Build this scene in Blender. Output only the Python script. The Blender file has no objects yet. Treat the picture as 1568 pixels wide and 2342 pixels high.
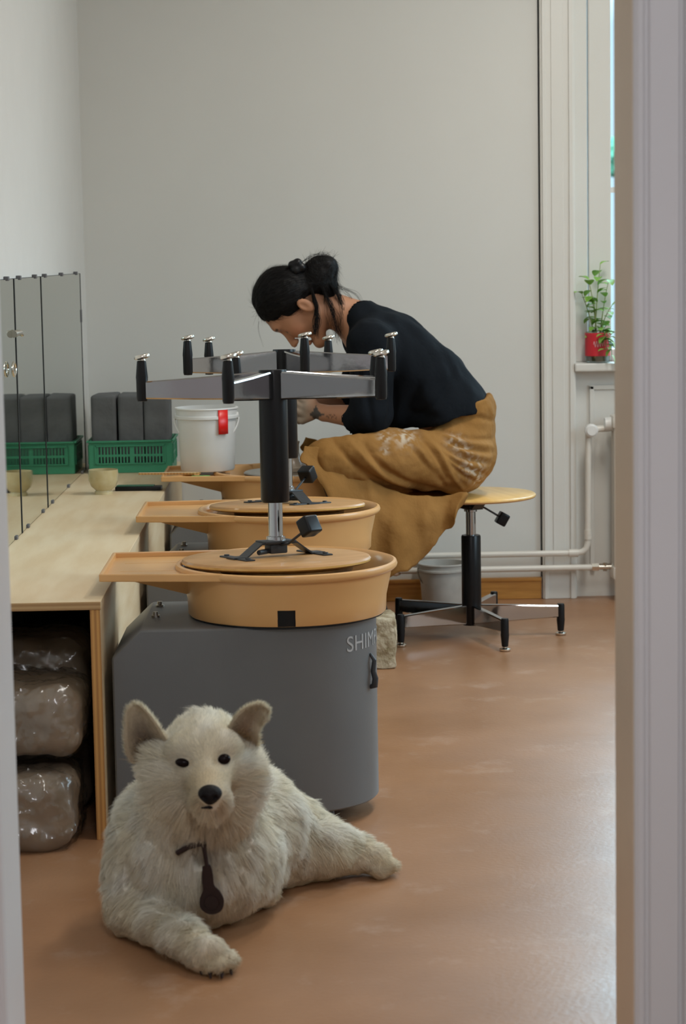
import bpy, bmesh, math, random
import numpy as np
from mathutils import Vector, Matrix, noise
random.seed(7); rng = np.random.default_rng(7)
C = bpy.context.scene.collection
PI = math.pi

# ------------------------------------------------------------------ camera, world, light, exposure
F_PX, YAW, PITCH, ROLL, CAM_H = 5000.0, .017, .117, .017, 1.27
cy_, sy_, cp_, sp_ = math.cos(YAW), math.sin(YAW), math.cos(PITCH), math.sin(PITCH)
FW = np.array([sy_*cp_, cy_*cp_, -sp_]); R0 = np.array([cy_, -sy_, 0.]); U0 = np.cross(R0, FW)
RT = R0*math.cos(ROLL) - U0*math.sin(ROLL); UP = np.cross(RT, FW)
cam_d = bpy.data.cameras.new('camera'); cam = bpy.data.objects.new('camera', cam_d); C.objects.link(cam)
cam_d.sensor_fit = 'VERTICAL'; cam_d.sensor_height = 23.7; cam_d.lens = F_PX/2342*23.7
cam_d.clip_start = .05; cam_d.clip_end = 200
m = Matrix.Identity(4)
for i in range(3): m[i][0] = RT[i]; m[i][1] = UP[i]; m[i][2] = -FW[i]
m[2][3] = CAM_H; cam.matrix_world = m
cam_d.dof.use_dof = True; cam_d.dof.focus_distance = 5.6; cam_d.dof.aperture_fstop = 4.5
bpy.context.scene.camera = cam
vs = bpy.context.scene.view_settings
vs.view_transform = 'Standard'; vs.look = 'None'; vs.exposure = 0.13; vs.gamma = 1.0; vs.use_curve_mapping = False

wd = bpy.data.worlds.new('world'); bpy.context.scene.world = wd; wd.use_nodes = True
bg = wd.node_tree.nodes['Background']; bg.inputs[0].default_value = (.60, .84, 1.0, 1); bg.inputs[1].default_value = 1.0
_nt = wd.node_tree; _tc = _nt.nodes.new('ShaderNodeTexCoord'); _sx = _nt.nodes.new('ShaderNodeSeparateXYZ'); _mr = _nt.nodes.new('ShaderNodeMapRange')
_nt.links.new(_tc.outputs['Generated'], _sx.inputs[0]); _nt.links.new(_sx.outputs[2], _mr.inputs[0]); _nt.links.new(_mr.outputs[0], bg.inputs[1])
_mr.inputs[1].default_value = .10; _mr.inputs[2].default_value = .27; _mr.inputs[3].default_value = 1.15; _mr.inputs[4].default_value = 11.0   # pale horizon, bright overcast sky above

def area(name, loc, size, power, col, rot=(0, 0, 0), portal=False):
    l = bpy.data.lights.new(name, 'AREA'); l.shape = 'RECTANGLE'; l.size, l.size_y = size; l.energy = power; l.color = col
    o = bpy.data.objects.new(name, l); C.objects.link(o); o.location = loc; o.rotation_euler = rot
    if portal: l.cycles.is_portal = True
    return o
area('window_portal', (1.73, 8.20, 1.75), (1.26, 1.75), 1, (1, 1, 1), (-PI/2, 0, 0), True)
area('side_window_portal', (2.62, 5.6, 1.6), (1.3, 1.5), 1, (1, 1, 1), (0, PI/2, 0), True)
area('ceiling_lamp_light', (1.15, 6.3, 2.88), (.25, 1.0), 29, (1, .975, .91))
area('ceiling_lamp_light', (.75, 4.3, 2.88), (.25, .9), 16.5, (1, .975, .91))
area('hall_fill_light', (.2, .6, 2.85), (.6, .6), 42, (.93, .95, 1))  # unseen fill added in the hall to brighten the door casing

# ------------------------------------------------------------------ helpers
def at(px, py, Y):
    d = FW + RT*(px-784)/F_PX - UP*(py-1171)/F_PX
    p = d*(Y/d[1]); return Vector((p[0], Y, p[2]+CAM_H))

def tag(o, label=None, cat=None, group=None, kind=None):
    if label: o['label'] = label
    if cat: o['category'] = cat
    if group: o['group'] = group
    if kind: o['kind'] = kind
    return o
def thing(name, label, cat, loc=(0, 0, 0), rot=(0, 0, 0), group=None):
    o = bpy.data.objects.new(name, None); C.objects.link(o); o.empty_display_size = .1
    o.location = loc; o.rotation_euler = rot
    return tag(o, label, cat, group)
def link(name, me, mat, parent=None, smooth=False, label=None):
    if not isinstance(mat, (list, tuple)): mat = [mat]
    for m_ in mat: me.materials.append(m_)
    if smooth:
        me.polygons.foreach_set('use_smooth', [True]*len(me.polygons))
        if smooth != 'all':
            me.set_sharp_from_angle(angle=math.radians(38))
    o = bpy.data.objects.new(name, me); C.objects.link(o)
    if parent is not None: o.parent = parent
    if label: o['label'] = label
    return o
def obj(name, bm, mat, parent=None, smooth=True, label=None):
    bmesh.ops.recalc_face_normals(bm, faces=bm.faces)
    me = bpy.data.meshes.new(name); bm.to_mesh(me); bm.free()
    return link(name, me, mat, parent, smooth, label)
def dup(root, name_root=None):
    def rec(o, par):
        c = o.copy(); C.objects.link(c); c.parent = par
        for ch in list(o.children): rec(ch, c)
        return c
    return rec(root, None)

def box(bm, lo, hi, bev=0, rot=None, mi=0, seg=2):
    c = [(a+b)/2 for a, b in zip(lo, hi)]; s = [abs(b-a) for a, b in zip(lo, hi)]
    r = bmesh.ops.create_cube(bm, size=1)
    vs_ = r['verts']
    for v in vs_: v.co = Vector((v.co.x*s[0], v.co.y*s[1], v.co.z*s[2]))
    fs = list({f for v in vs_ for f in v.link_faces})
    if bev:
        es = list({e for v in vs_ for e in v.link_edges})
        rr = bmesh.ops.bevel(bm, geom=es, offset=bev, segments=seg, affect='EDGES', profile=.6)
        vs_ = list({v for v in rr['verts']} | {v for v in vs_ if v.is_valid})
        fs = list({f for v in vs_ for f in v.link_faces})
    M = Matrix.Translation(c)
    if rot is not None: M = Matrix.Translation(c) @ rot.to_4x4()
    for v in vs_: v.co = M @ v.co
    for f in fs: f.material_index = mi
    return vs_
def lathe(bm, prof, n=48, cen=(0, 0, 0), mi=0, cap0=True, cap1=True, skip=None, M=None):
    rings = []
    for (r, z) in prof:
        if r < 1e-6: rings.append([bm.verts.new((cen[0], cen[1], cen[2]+z))])
        else: rings.append([bm.verts.new((cen[0]+r*math.cos(2*PI*i/n), cen[1]+r*math.sin(2*PI*i/n), cen[2]+z)) for i in range(n)])
    for k in range(len(rings)-1):
        a, b = rings[k], rings[k+1]
        for i in range(n):
            j = (i+1) % n
            if skip and skip(k, 360.*(i+.5)/n): continue
            if len(a) == 1 and len(b) == 1: continue
            if len(a) == 1: f = bm.faces.new((a[0], b[j], b[i]))
            elif len(b) == 1: f = bm.faces.new((a[i], a[j], b[0]))
            else: f = bm.faces.new((a[i], a[j], b[j], b[i]))
            f.material_index = mi
    if cap0 and len(rings[0]) > 2: bm.faces.new(rings[0][::-1]).material_index = mi
    if cap1 and len(rings[-1]) > 2: bm.faces.new(rings[-1]).material_index = mi
    vs_ = [v for r in rings for v in r]
    if M is not None:
        for v in vs_: v.co = M @ v.co
    return vs_
def tube(bm, pts, r, n=10, mi=0, caps=True):
    pts = [Vector(p) for p in pts]; rs = r if isinstance(r, (list, tuple)) else [r]*len(pts)
    rings = []; up = None
    for i, p in enumerate(pts):
        t = (pts[min(i+1, len(pts)-1)] - pts[max(i-1, 0)]).normalized()
        if up is None: up = t.orthogonal().normalized()
        up = (up - t*up.dot(t)).normalized(); s = t.cross(up)
        rings.append([bm.verts.new(p + (up*math.cos(2*PI*k/n) + s*math.sin(2*PI*k/n))*rs[i]) for k in range(n)])
    for a, b in zip(rings, rings[1:]):
        for k in range(n):
            bm.faces.new((a[k], a[(k+1) % n], b[(k+1) % n], b[k])).material_index = mi
    if caps: bm.faces.new(rings[0][::-1]).material_index = mi; bm.faces.new(rings[-1]).material_index = mi
def prism(bm, poly, z0, z1, mi=0):
    a = [bm.verts.new((x, y, z0)) for x, y in poly]; b = [bm.verts.new((x, y, z1)) for x, y in poly]
    n = len(poly); fs = [bm.faces.new(a[::-1]), bm.faces.new(b)]
    for i in range(n): fs.append(bm.faces.new((a[i], a[(i+1) % n], b[(i+1) % n], b[i])))
    for f in fs: f.material_index = mi
    return a + b
def arc(p0, p1, p2, n=8):   # quadratic bezier
    p0, p1, p2 = Vector(p0), Vector(p1), Vector(p2)
    return [p0*(1-t)**2 + p1*2*t*(1-t) + p2*t*t for t in [i/n for i in range(n+1)]]
def spline(pts, n=40):
    P = np.array([tuple(p) for p in pts], float); m_ = len(P); out = []
    for t in np.linspace(0, m_-1, n):
        i = min(int(t), m_-2); u = t-i
        p0, p1, p2, p3 = P[max(i-1, 0)], P[i], P[i+1], P[min(i+2, m_-1)]
        out.append(.5*((2*p1)+(-p0+p2)*u+(2*p0-5*p1+4*p2-p3)*u*u+(-p0+3*p1-3*p2+p3)*u**3))
    return np.array(out)

# ------------------------------------------------------------------ materials
MATS = {}
def mat(name, col, rough=.5, metal=0, bump=0, bscale=200, var=0, vscale=8, col2=None, coat=0, spec=.5, stretch=None, detail=3, sheen=0, trans=0, ior=1.45, crough=.1, rvar=0):
    m_ = bpy.data.materials.new(name); m_.use_nodes = True; nt = m_.node_tree; b = nt.nodes['Principled BSDF']
    b.inputs['Base Color'].default_value = (*col, 1); b.inputs['Roughness'].default_value = rough; b.inputs['Metallic'].default_value = metal
    b.inputs['Coat Weight'].default_value = coat; b.inputs['Coat Roughness'].default_value = crough
    b.inputs['Specular IOR Level'].default_value = spec; b.inputs['Sheen Weight'].default_value = sheen
    b.inputs['Transmission Weight'].default_value = trans; b.inputs['IOR'].default_value = ior
    L = nt.links
    tc = nt.nodes.new('ShaderNodeTexCoord'); mp = nt.nodes.new('ShaderNodeMapping'); L.new(tc.outputs['Object'], mp.inputs[0])
    if stretch: mp.inputs['Scale'].default_value = stretch
    if var or col2:
        n = nt.nodes.new('ShaderNodeTexNoise'); n.inputs['Scale'].default_value = vscale; n.inputs['Detail'].default_value = detail+2; L.new(mp.outputs[0], n.inputs[0])
        cr = nt.nodes.new('ShaderNodeValToRGB'); L.new(n.outputs[0], cr.inputs[0])
        c2 = col2 or tuple(max(0, c*(1-var)) for c in col)
        cr.color_ramp.elements[0].position = .35; cr.color_ramp.elements[1].position = .65
        cr.color_ramp.elements[0].color = (*c2, 1); cr.color_ramp.elements[1].color = (*col, 1)
        L.new(cr.outputs[0], b.inputs['Base Color'])
    if rvar:
        n = nt.nodes.new('ShaderNodeTexNoise'); n.inputs['Scale'].default_value = vscale*.7; n.inputs['Detail'].default_value = 5; L.new(mp.outputs[0], n.inputs[0])
        mr = nt.nodes.new('ShaderNodeMapRange'); L.new(n.outputs[0], mr.inputs[0]); mr.inputs[1].default_value = .3; mr.inputs[2].default_value = .7
        mr.inputs[3].default_value = rough-rvar; mr.inputs[4].default_value = rough+rvar; L.new(mr.outputs[0], b.inputs['Roughness'])
    if bump:
        n = nt.nodes.new('ShaderNodeTexNoise'); n.inputs['Scale'].default_value = bscale; n.inputs['Detail'].default_value = detail; L.new(mp.outputs[0], n.inputs[0])
        bp = nt.nodes.new('ShaderNodeBump'); bp.inputs['Strength'].default_value = bump; bp.inputs['Distance'].default_value = .01
        L.new(n.outputs[0], bp.inputs['Height']); L.new(bp.outputs[0], b.inputs['Normal'])
    MATS[name] = m_; return m_
M_wall = mat('wall_paint', (.69, .688, .655), .75, bump=.015, bscale=60, var=.03, vscale=1.5)
M_wall2 = mat('wall_paint_side', (.72, .715, .69), .7, bump=.05, bscale=60, var=.02)
M_ceil = mat('ceiling_paint', (.8, .8, .78), .8, bump=.03)
M_trim = mat('trim_paint', (.72, .71, .67), .38, bump=.03, bscale=40, var=.03, vscale=3)
M_case = mat('door_casing_paint', (.69, .69, .70), .4, bump=.03, bscale=30, var=.04, vscale=2)
M_reveal = mat('door_reveal_paint', (.74, .60, .45), .45, var=.06, vscale=4, bump=.03)
M_base = mat('baseboard_wood', (.64, .31, .07), .4, col2=(.50, .22, .045), vscale=6, stretch=(1, 1, 14), coat=.2)
M_hall = mat('hall_paint', (.62, .61, .61), .7)

def floor_mat():
    m_ = mat('linoleum', (.37, .19, .095), .36, col2=(.31, .155, .075), vscale=3, bump=.05, bscale=90, rvar=.07, spec=.7)
    nt = m_.node_tree; L = nt.links; b = nt.nodes['Principled BSDF']
    src = b.inputs['Base Color'].links[0].from_socket
    tc = nt.nodes.new('ShaderNodeTexCoord')
    n = nt.nodes.new('ShaderNodeTexNoise'); n.inputs['Scale'].default_value = 5; n.inputs['Detail'].default_value = 8; n.inputs['Roughness'].default_value = .7; L.new(tc.outputs['Object'], n.inputs[0])
    cr = nt.nodes.new('ShaderNodeValToRGB'); cr.color_ramp.elements[0].position = .56; cr.color_ramp.elements[1].position = .80
    cr.color_ramp.elements[0].color = (0, 0, 0, 1); cr.color_ramp.elements[1].color = (.55, .55, .55, 1); L.new(n.outputs[0], cr.inputs[0])
    mx = nt.nodes.new('ShaderNodeMix'); mx.data_type = 'RGBA'; L.new(cr.outputs[0], mx.inputs[0]); L.new(src, mx.inputs[6]); mx.inputs[7].default_value = (.58, .43, .34, 1)
    L.new(mx.outputs[2], b.inputs['Base Color'])
    return m_
M_floor = floor_mat()
def ply_mat(name, col, col2, edge1, edge2, edge_axis=0):
    m_ = mat(name, col, .5, col2=col2, vscale=3.2, stretch=(6, .9, 6), bump=.03, bscale=40)
    nt = m_.node_tree; L = nt.links; b = nt.nodes['Principled BSDF']; src = b.inputs['Base Color'].links[0].from_socket
    g = nt.nodes.new('ShaderNodeNewGeometry'); s = nt.nodes.new('ShaderNodeSeparateXYZ'); L.new(g.outputs['Normal'], s.inputs[0])
    ab = nt.nodes.new('ShaderNodeMath'); ab.operation = 'ABSOLUTE'; L.new(s.outputs[1], ab.inputs[0])
    gt = nt.nodes.new('ShaderNodeMath'); gt.operation = 'GREATER_THAN'; gt.inputs[1].default_value = .6; L.new(ab.outputs[0], gt.inputs[0])
    tc = nt.nodes.new('ShaderNodeTexCoord'); s2 = nt.nodes.new('ShaderNodeSeparateXYZ'); L.new(tc.outputs['Object'], s2.inputs[0])
    mu = nt.nodes.new('ShaderNodeMath'); mu.operation = 'MULTIPLY'; mu.inputs[1].default_value = 1/.0052; L.new(s2.outputs[edge_axis], mu.inputs[0])
    fr = nt.nodes.new('ShaderNodeMath'); fr.operation = 'PINGPONG'; fr.inputs[1].default_value = 1; L.new(mu.outputs[0], fr.inputs[0])
    e = nt.nodes.new('ShaderNodeMix'); e.data_type = 'RGBA'; L.new(fr.outputs[0], e.inputs[0]); e.inputs[6].default_value = (*edge1, 1); e.inputs[7].default_value = (*edge2, 1)
    mx = nt.nodes.new('ShaderNodeMix'); mx.data_type = 'RGBA'; L.new(gt.outputs[0], mx.inputs[0]); L.new(src, mx.inputs[6]); L.new(e.outputs[2], mx.inputs[7])
    L.new(mx.outputs[2], b.inputs['Base Color']); return m_
M_ply = ply_mat('plywood', (.78, .63, .42), (.70, .53, .32), (.62, .33, .10), (.38, .17, .05), 0)
M_plyt = ply_mat('plywood_top', (.75, .61, .41), (.68, .52, .32), (.52, .34, .16), (.36, .2, .08), 2)
M_pan = mat('pan_plastic', (.72, .40, .155), .33, var=.06, vscale=3, bump=.02, bscale=80, coat=.15)
M_body = mat('wheel_metal_paint', (.145, .148, .150), .45, bump=.03, bscale=300, var=.06)
M_black = mat('black_plastic', (.008, .008, .009), .34, spec=.3)
M_blackm = mat('black_steel', (.03, .032, .036), .38, bump=.04, bscale=150)
M_column = mat('black_column_paint', (.007, .007, .008), .3, spec=.3)
M_chrome = mat('chrome', (.50, .50, .51), .10, metal=1, bump=.02, bscale=25)
M_steel = mat('worn_steel', (.5, .47, .42), .3, metal=1, var=.2, vscale=60)
M_nickel = mat('nickel', (.75, .70, .62), .25, metal=1)
M_seat = mat('seat_plywood', (.55, .30, .12), .5, col2=(.47, .25, .09), vscale=5, stretch=(1, 7, 1), coat=.1)
M_seat_top = mat('seat_lacquer', (.80, .50, .17), .33, col2=(.68, .40, .12), vscale=4, stretch=(1, 7, 1), coat=.4)
M_mirror = mat('mirror_glass', (.60, .635, .59), .035, metal=1)
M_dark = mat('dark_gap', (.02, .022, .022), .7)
M_crate = mat('green_plastic', (.05, .30, .17), .42)
M_block = mat('dark_block', (.14, .148, .155), .9, bump=.2, bscale=40, var=.2, vscale=12)
M_white = mat('white_plastic', (.80, .80, .78), .35, var=.06, vscale=9)
M_grime = mat('grey_plastic', (.52, .50, .46), .5, var=.2, vscale=12)
M_red = mat('red_tape', (.78, .015, .012), .3)
M_pipe = mat('pipe_enamel', (.74, .70, .63), .3, var=.05)
M_bowl = mat('glazed_bowl', (.58, .50, .30), .2, col2=(.50, .40, .20), vscale=20, coat=.5)
M_green = mat('dark_green_plastic', (.03, .12, .07), .4)
M_stone = mat('rough_stone', (.56, .49, .36), .9, col2=(.24, .18, .09), vscale=26, bump=.9, bscale=45, detail=6)
M_clay = mat('clay', (.34, .25, .17), .55, var=.3, vscale=9, bump=.4, bscale=18, coat=.2, crough=.2)
M_skin = mat('skin', (.46, .22, .125), .5, var=.12, vscale=16, bump=.03)
M_shirt = mat('black_cotton', (.006, .008, .011), .9, bump=.15, bscale=60, spec=.15)
M_canvas = mat('brown_canvas', (.31, .165, .055), .85, col2=(.25, .13, .042), vscale=9, bump=.25, bscale=55, sheen=.1)
M_hair = mat('black_hair', (.006, .005, .005), .55, bump=.2, bscale=80, spec=.22)
M_trouser = mat('dark_trousers', (.02, .018, .017), .9)
M_leather = mat('dark_leather', (.022, .010, .008), .5, spec=.3)
M_nose = mat('dog_nose', (.010, .008, .008), .5, bump=.3, bscale=260, spec=.15)
M_eye = mat('dog_eye', (.008, .004, .004), .25, spec=.12)
M_leaf = mat('leaf', (.16, .36, .05), .45, col2=(.26, .46, .08), vscale=30)
M_stem = mat('stem', (.26, .30, .10), .5)
M_tree = mat('outdoor_foliage', (.06, .20, .12), .8)

def thin_mat(name, tint, fac, rough=.08):
    m_ = bpy.data.materials.new(name); m_.use_nodes = True; nt = m_.node_tree; nt.nodes.clear(); L = nt.links
    o = nt.nodes.new('ShaderNodeOutputMaterial'); t = nt.nodes.new('ShaderNodeBsdfTransparent'); g = nt.nodes.new('ShaderNodeBsdfGlossy'); mx = nt.nodes.new('ShaderNodeMixShader')
    t.inputs[0].default_value = (*tint, 1); g.inputs['Roughness'].default_value = rough; mx.inputs[0].default_value = fac
    L.new(t.outputs[0], mx.inputs[1]); L.new(g.outputs[0], mx.inputs[2]); L.new(mx.outputs[0], o.inputs[0]); return m_
M_pane = thin_mat('window_glass', (.93, .97, .98), .04, .02)
M_jar = thin_mat('jar_glass', (.80, .86, .82), .14)
M_wrap = thin_mat('clear_plastic_wrap', (.86, .86, .86), .09, .22)

def fur_mat(name):
    m_ = bpy.data.materials.new(name); m_.use_nodes = True; nt = m_.node_tree; b = nt.nodes['Principled BSDF']
    a = nt.nodes.new('ShaderNodeAttribute'); a.attribute_name = 'tint'; nt.links.new(a.outputs['Color'], b.inputs['Base Color'])
    b.inputs['Roughness'].default_value = .8; b.inputs['Specular IOR Level'].default_value = .15
    tr = nt.nodes.new('ShaderNodeBsdfTranslucent'); nt.links.new(a.outputs['Color'], tr.inputs[0]); mx = nt.nodes.new('ShaderNodeMixShader'); mx.inputs[0].default_value = .3
    nt.links.new(b.outputs[0], mx.inputs[1]); nt.links.new(tr.outputs[0], mx.inputs[2]); nt.links.new(mx.outputs[0], nt.nodes['Material Output'].inputs[0]); return m_
M_fur = fur_mat('cream_fur')

# ------------------------------------------------------------------ the setting
def slab(name, lo, hi, m_, bev=0):
    bm = bmesh.new(); box(bm, lo, hi, bev); return tag(obj(name, bm, m_, smooth=False), kind='structure')
WL, WF, WR, DY0, DY1 = -.783, 7.97, 2.6, 3.12, 3.30     # left wall, far wall, right wall, door wall faces
slab('floor', (-3, -2.2, -.1), (4, 9, 0), M_floor)
slab('ceiling', (-3, -2.2, 2.9), (4, 9, 3.0), M_ceil)
slab('wall_left', (WL-.12, DY1, 0), (WL, WF+.4, 2.9), M_wall2)
# far wall with the window opening (x 1.09..2.38)
bm = bmesh.new(); box(bm, (WL-.1, WF, 0), (.995, WF+.35, 2.9)); box(bm, (2.42, WF, 0), (2.75, WF+.35, 2.9)); box(bm, (.995, WF, 2.66), (2.42, WF+.35, 2.9))
box(bm, (.995, WF+.13, 0), (2.42, WF+.35, .83))
tag(obj('wall_far', bm, M_wall, smooth=False), kind='structure')
bm = bmesh.new(); box(bm, (WR, DY0, 0), (WR+.12, 4.95, 2.9)); box(bm, (WR, 6.25, 0), (WR+.12, WF, 2.9)); box(bm, (WR, 4.95, 0), (WR+.12, 6.25, .85)); box(bm, (WR, 4.95, 2.35), (WR+.12, 6.25, 2.9))
tag(obj('wall_right', bm, M_wall, smooth=False), kind='structure')
bm = bmesh.new(); DL, DR = -.452, .470
box(bm, (-3, DY0+.02, 0), (DL-.02, DY1-.02, 2.9)); box(bm, (DR+.02, DY0+.02, 0), (4, DY1-.02, 2.9)); box(bm, (DL-.02, DY0+.02, 2.1), (DR+.02, DY1-.02, 2.9))
tag(obj('wall_near', bm, M_hall, smooth=False), kind='structure')
# hall around the camera
slab('wall_hall_left', (-1.35, -1.9, 0), (-1.23, DY0, 2.9), M_hall); slab('wall_hall_right', (1.23, -1.9, 0), (1.35, DY0, 2.9), M_hall); slab('wall_hall_back', (-1.3, -1.95, 0), (1.3, -1.83, 2.9), M_hall)
# door frame: reveal lining and moulded casings on the hall side
bm = bmesh.new()
box(bm, (DR, DY0, 0), (DR+.022, DY1, 2.1), .001)
tag(obj('trim_1', bm, M_reveal, smooth=False), kind='structure')
bm = bmesh.new(); box(bm, (DL-.022, DY0, 0), (DL, DY1, 2.1), .001); box(bm, (DL, DY0, 2.08), (DR, DY1, 2.12)); tag(obj('trim_7', bm, M_case, smooth=False), kind='structure')
def casing(name, x0, sgn):
    prof = [(0, 0), (0, .010), (.006, .016), (.012, .016), (.016, .012), (.019, .012), (.022, .018), (.062, .018), (.065, .012), (.068, .012), (.072, .024), (.088, .024), (.094, .012), (.100, .0)]
    bm = bmesh.new(); lo = [bm.verts.new((x0+sgn*a, DY0-b, 0)) for a, b in prof]; hi = [bm.verts.new((x0+sgn*a, DY0-b, 2.2)) for a, b in prof]
    for i in range(len(prof)-1): bm.faces.new((lo[i], lo[i+1], hi[i+1], hi[i]))
    bm.faces.new(hi); bm.faces.new(lo[::-1]); bm.faces.new((lo[0], hi[0], hi[-1], lo[-1]))
    return tag(obj(name, bm, M_case, smooth=False), kind='structure')
casing('trim_2', DR+.001, 1); casing('trim_3', DL-.001, -1)
# baseboard on the far wall
bm = bmesh.new(); box(bm, (WL, WF-.018, 0), (.862, WF, .072), .003); box(bm, (WL, WF-.024, .066), (.862, WF, .080), .004)
tag(obj('baseboard_far', bm, M_base, smooth=False), kind='structure')
# window casing (a tall flat pilaster with mouldings)
bm = bmesh.new(); box(bm, (.866, WF-.028, 0), (.990, WF+.02, 2.9), .003); box(bm, (.872, WF-.036, 0), (.886, WF-.02, 2.9), .003); box(bm, (.968, WF-.036, 0), (.984, WF-.02, 2.9), .003); box(bm, (.905, WF-.032, .12), (.948, WF-.02, 2.9), .002)
tag(obj('trim_4', bm, M_trim, smooth=False), kind='structure')
slab('shadow_strip', (.8615, WF-.006, .08), (.866, WF, 2.9), M_dark)  # dark strip painted in as the shadow line along the pilaster edge
bm = bmesh.new(); box(bm, (.990, WF+.06, .865), (1.046, WF+.12, 2.66), .004); box(bm, (1.052, WF+.075, .865), (1.135, WF+.13, 2.66), .006)
box(bm, (2.33, WF+.06, .865), (2.42, WF+.13, 2.66), .004); box(bm, (1.135, WF+.08, 2.60), (2.33, WF+.13, 2.66)); box(bm, (1.135, WF+.08, .865), (2.33, WF+.13, .91), .004)
box(bm, (1.70, WF+.08, .91), (1.76, WF+.13, 2.60), .004)
for z in (1.23, 1.95): box(bm, (1.135, WF+.10, z+.25), (2.33, WF+.12, z+.27))
win = tag(obj('window_1', bm, M_trim, smooth=False), kind='structure')
bm = bmesh.new(); box(bm, (1.135, WF+.108, .91), (2.33, WF+.112, 2.60)); obj('window_pane', bm, M_pane, win, smooth=False)
bm = bmesh.new(); box(bm, (.985, WF-.05, .835), (2.42, WF+.13, .865), .006); obj('window_sill', bm, M_trim, win, smooth=False)
bm = bmesh.new(); box(bm, (.992, WF+.02, 0), (2.42, WF+.13, .834)); box(bm, (1.06, WF+.012, .12), (2.3, WF+.024, .78), .003); box(bm, (1.045, WF+.005, .765), (2.3, WF+.024, .782), .003); box(bm, (1.045, WF+.005, .10), (1.062, WF+.024, .78), .003)
tag(obj('trim_5', bm, M_trim, smooth=False), kind='structure')
bm = bmesh.new(); box(bm, (WR+.02, 4.95, .85), (WR+.08, 5.0, 2.35)); box(bm, (WR+.02, 6.2, .85), (WR+.08, 6.25, 2.35)); box(bm, (WR+.02, 5.57, .85), (WR+.08, 5.63, 2.35)); box(bm, (WR+.02, 5, .85), (WR+.08, 6.2, .9)); box(bm, (WR+.02, 5, 2.3), (WR+.08, 6.2, 2.35))
win2 = tag(obj('window_2', bm, M_trim, smooth=False), kind='structure')

# ------------------------------------------------------------------ heating pipes and radiator
py = WF-.075
def pipe(name, pts, r, label, brackets=()):
    bm = bmesh.new(); tube(bm, pts, r, 14)
    for (x, z) in brackets: box(bm, (x-.008, py-.004, z-r-.004), (x+.008, WF-.001, z+r+.004), .002)
    return tag(obj(name, bm, M_pipe), label, 'pipe')
z1, z2 = .175, .121
pts = [(.30, py, z1), (.60, py, z1), (.94, py, z1)] + [(.94+.085*math.sin(t), py, z1+.085*(1-math.cos(t))*.6) for t in np.linspace(.2, PI/2, 7)] + [(1.027, py, .30), (1.027, py, .60)]
p = pipe('heating_pipe', [(.30, py, z1), (.98, py, z1), (1.005, py, z1+.004), (1.020, py, z1+.016), (1.026, py, z1+.038), (1.027, py, .30), (1.029, py, .60)], .0115, 'upper white heating pipe along the far wall, turning up beside the radiator', ((.42, z1),))
bm = bmesh.new(); tube(bm, [(.955, py, z1), (.99, py, z1)], .0145, 12); obj('pipe_fitting', bm, M_pipe, p)
bm = bmesh.new(); tube(bm, [(1.027, py, z1+.05), (1.027, py, z1+.085)], .0145, 12); obj('pipe_fitting', bm, M_pipe, p)
p = pipe('heating_pipe', [(.33, py, z2), (1.0, py, z2), (1.045, py, z2)], .0115, 'lower white heating pipe just above the wooden baseboard', ((.42, z2),))
bm = bmesh.new(); tube(bm, [(.300, py, z2-.002), (.325, py, z2-.002), (.34, py, z2-.002)], [.014, .017, .012], 8); obj('end_fitting', bm, M_nickel, p, label='dull metal end fitting')
bm = bmesh.new(); tube(bm, [(1.04, py, z2), (1.065, py, z2)], .015, 6); tube(bm, [(1.065, py, z2), (1.12, py, z2)], .009, 10); tube(bm, [(1.088, py, z2-.014), (1.088, py, z2+.016)], .008, 8); tube(bm, [(1.112, py, z2), (1.13, py, z2)], .014, 6); obj('brass_coupling', bm, M_nickel, p, label='shiny metal pipe coupling')
v = thing('radiator_valve', 'round white radiator valve knob at the top of the upright heating pipe', 'valve', (1.028, py, .60))
bm = bmesh.new(); tube(bm, [(0, 0, 0), (0, -.005, .02), (.03, -.005, .028), (.09, 0, .03)], .012, 10); obj('valve_body', bm, M_pipe, v)
bm = bmesh.new(); lathe(bm, [(0, -.034), (.018, -.032), (.024, -.02), (.024, .006), (.017, .012), (0, .012)], 20, M=Matrix.Translation((.01, -.02, .024)) @ Matrix.Rotation(PI/2, 4, 'X')); obj('knob', bm, M_white, v)
bm = bmesh.new(); lathe(bm, [(0, -.03), (.024, -.026), (.027, 0), (.02, .02), (0, .022)], 20, M=Matrix.Translation((.085, -.01, .045)) @ Matrix.Rotation(PI/2, 4, 'Y')); obj('thermostat_head', bm, M_white, v)
r_ = thing('radiator', 'white column radiator under the window sill, mostly behind the door frame', 'radiator', (1.10, WF-.09, .08))
for k in range(14):
    bm = bmesh.new(); x = k*.06+.03
    for yy in (-.03, .03): tube(bm, [(x, yy, .02), (x, yy, .58)], .016, 10)
    box(bm, (x-.022, -.05, 0), (x+.022, .05, .05), .015); box(bm, (x-.022, -.05, .55), (x+.022, .05, .60), .015)
    obj('radiator_column', bm, M_pipe, r_)
for x in (.05, .75): bm = bmesh.new(); tube(bm, [(x, .0, .0), (x, 0, -.08)], .012, 8); obj('radiator_foot', bm, M_pipe, r_)

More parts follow.
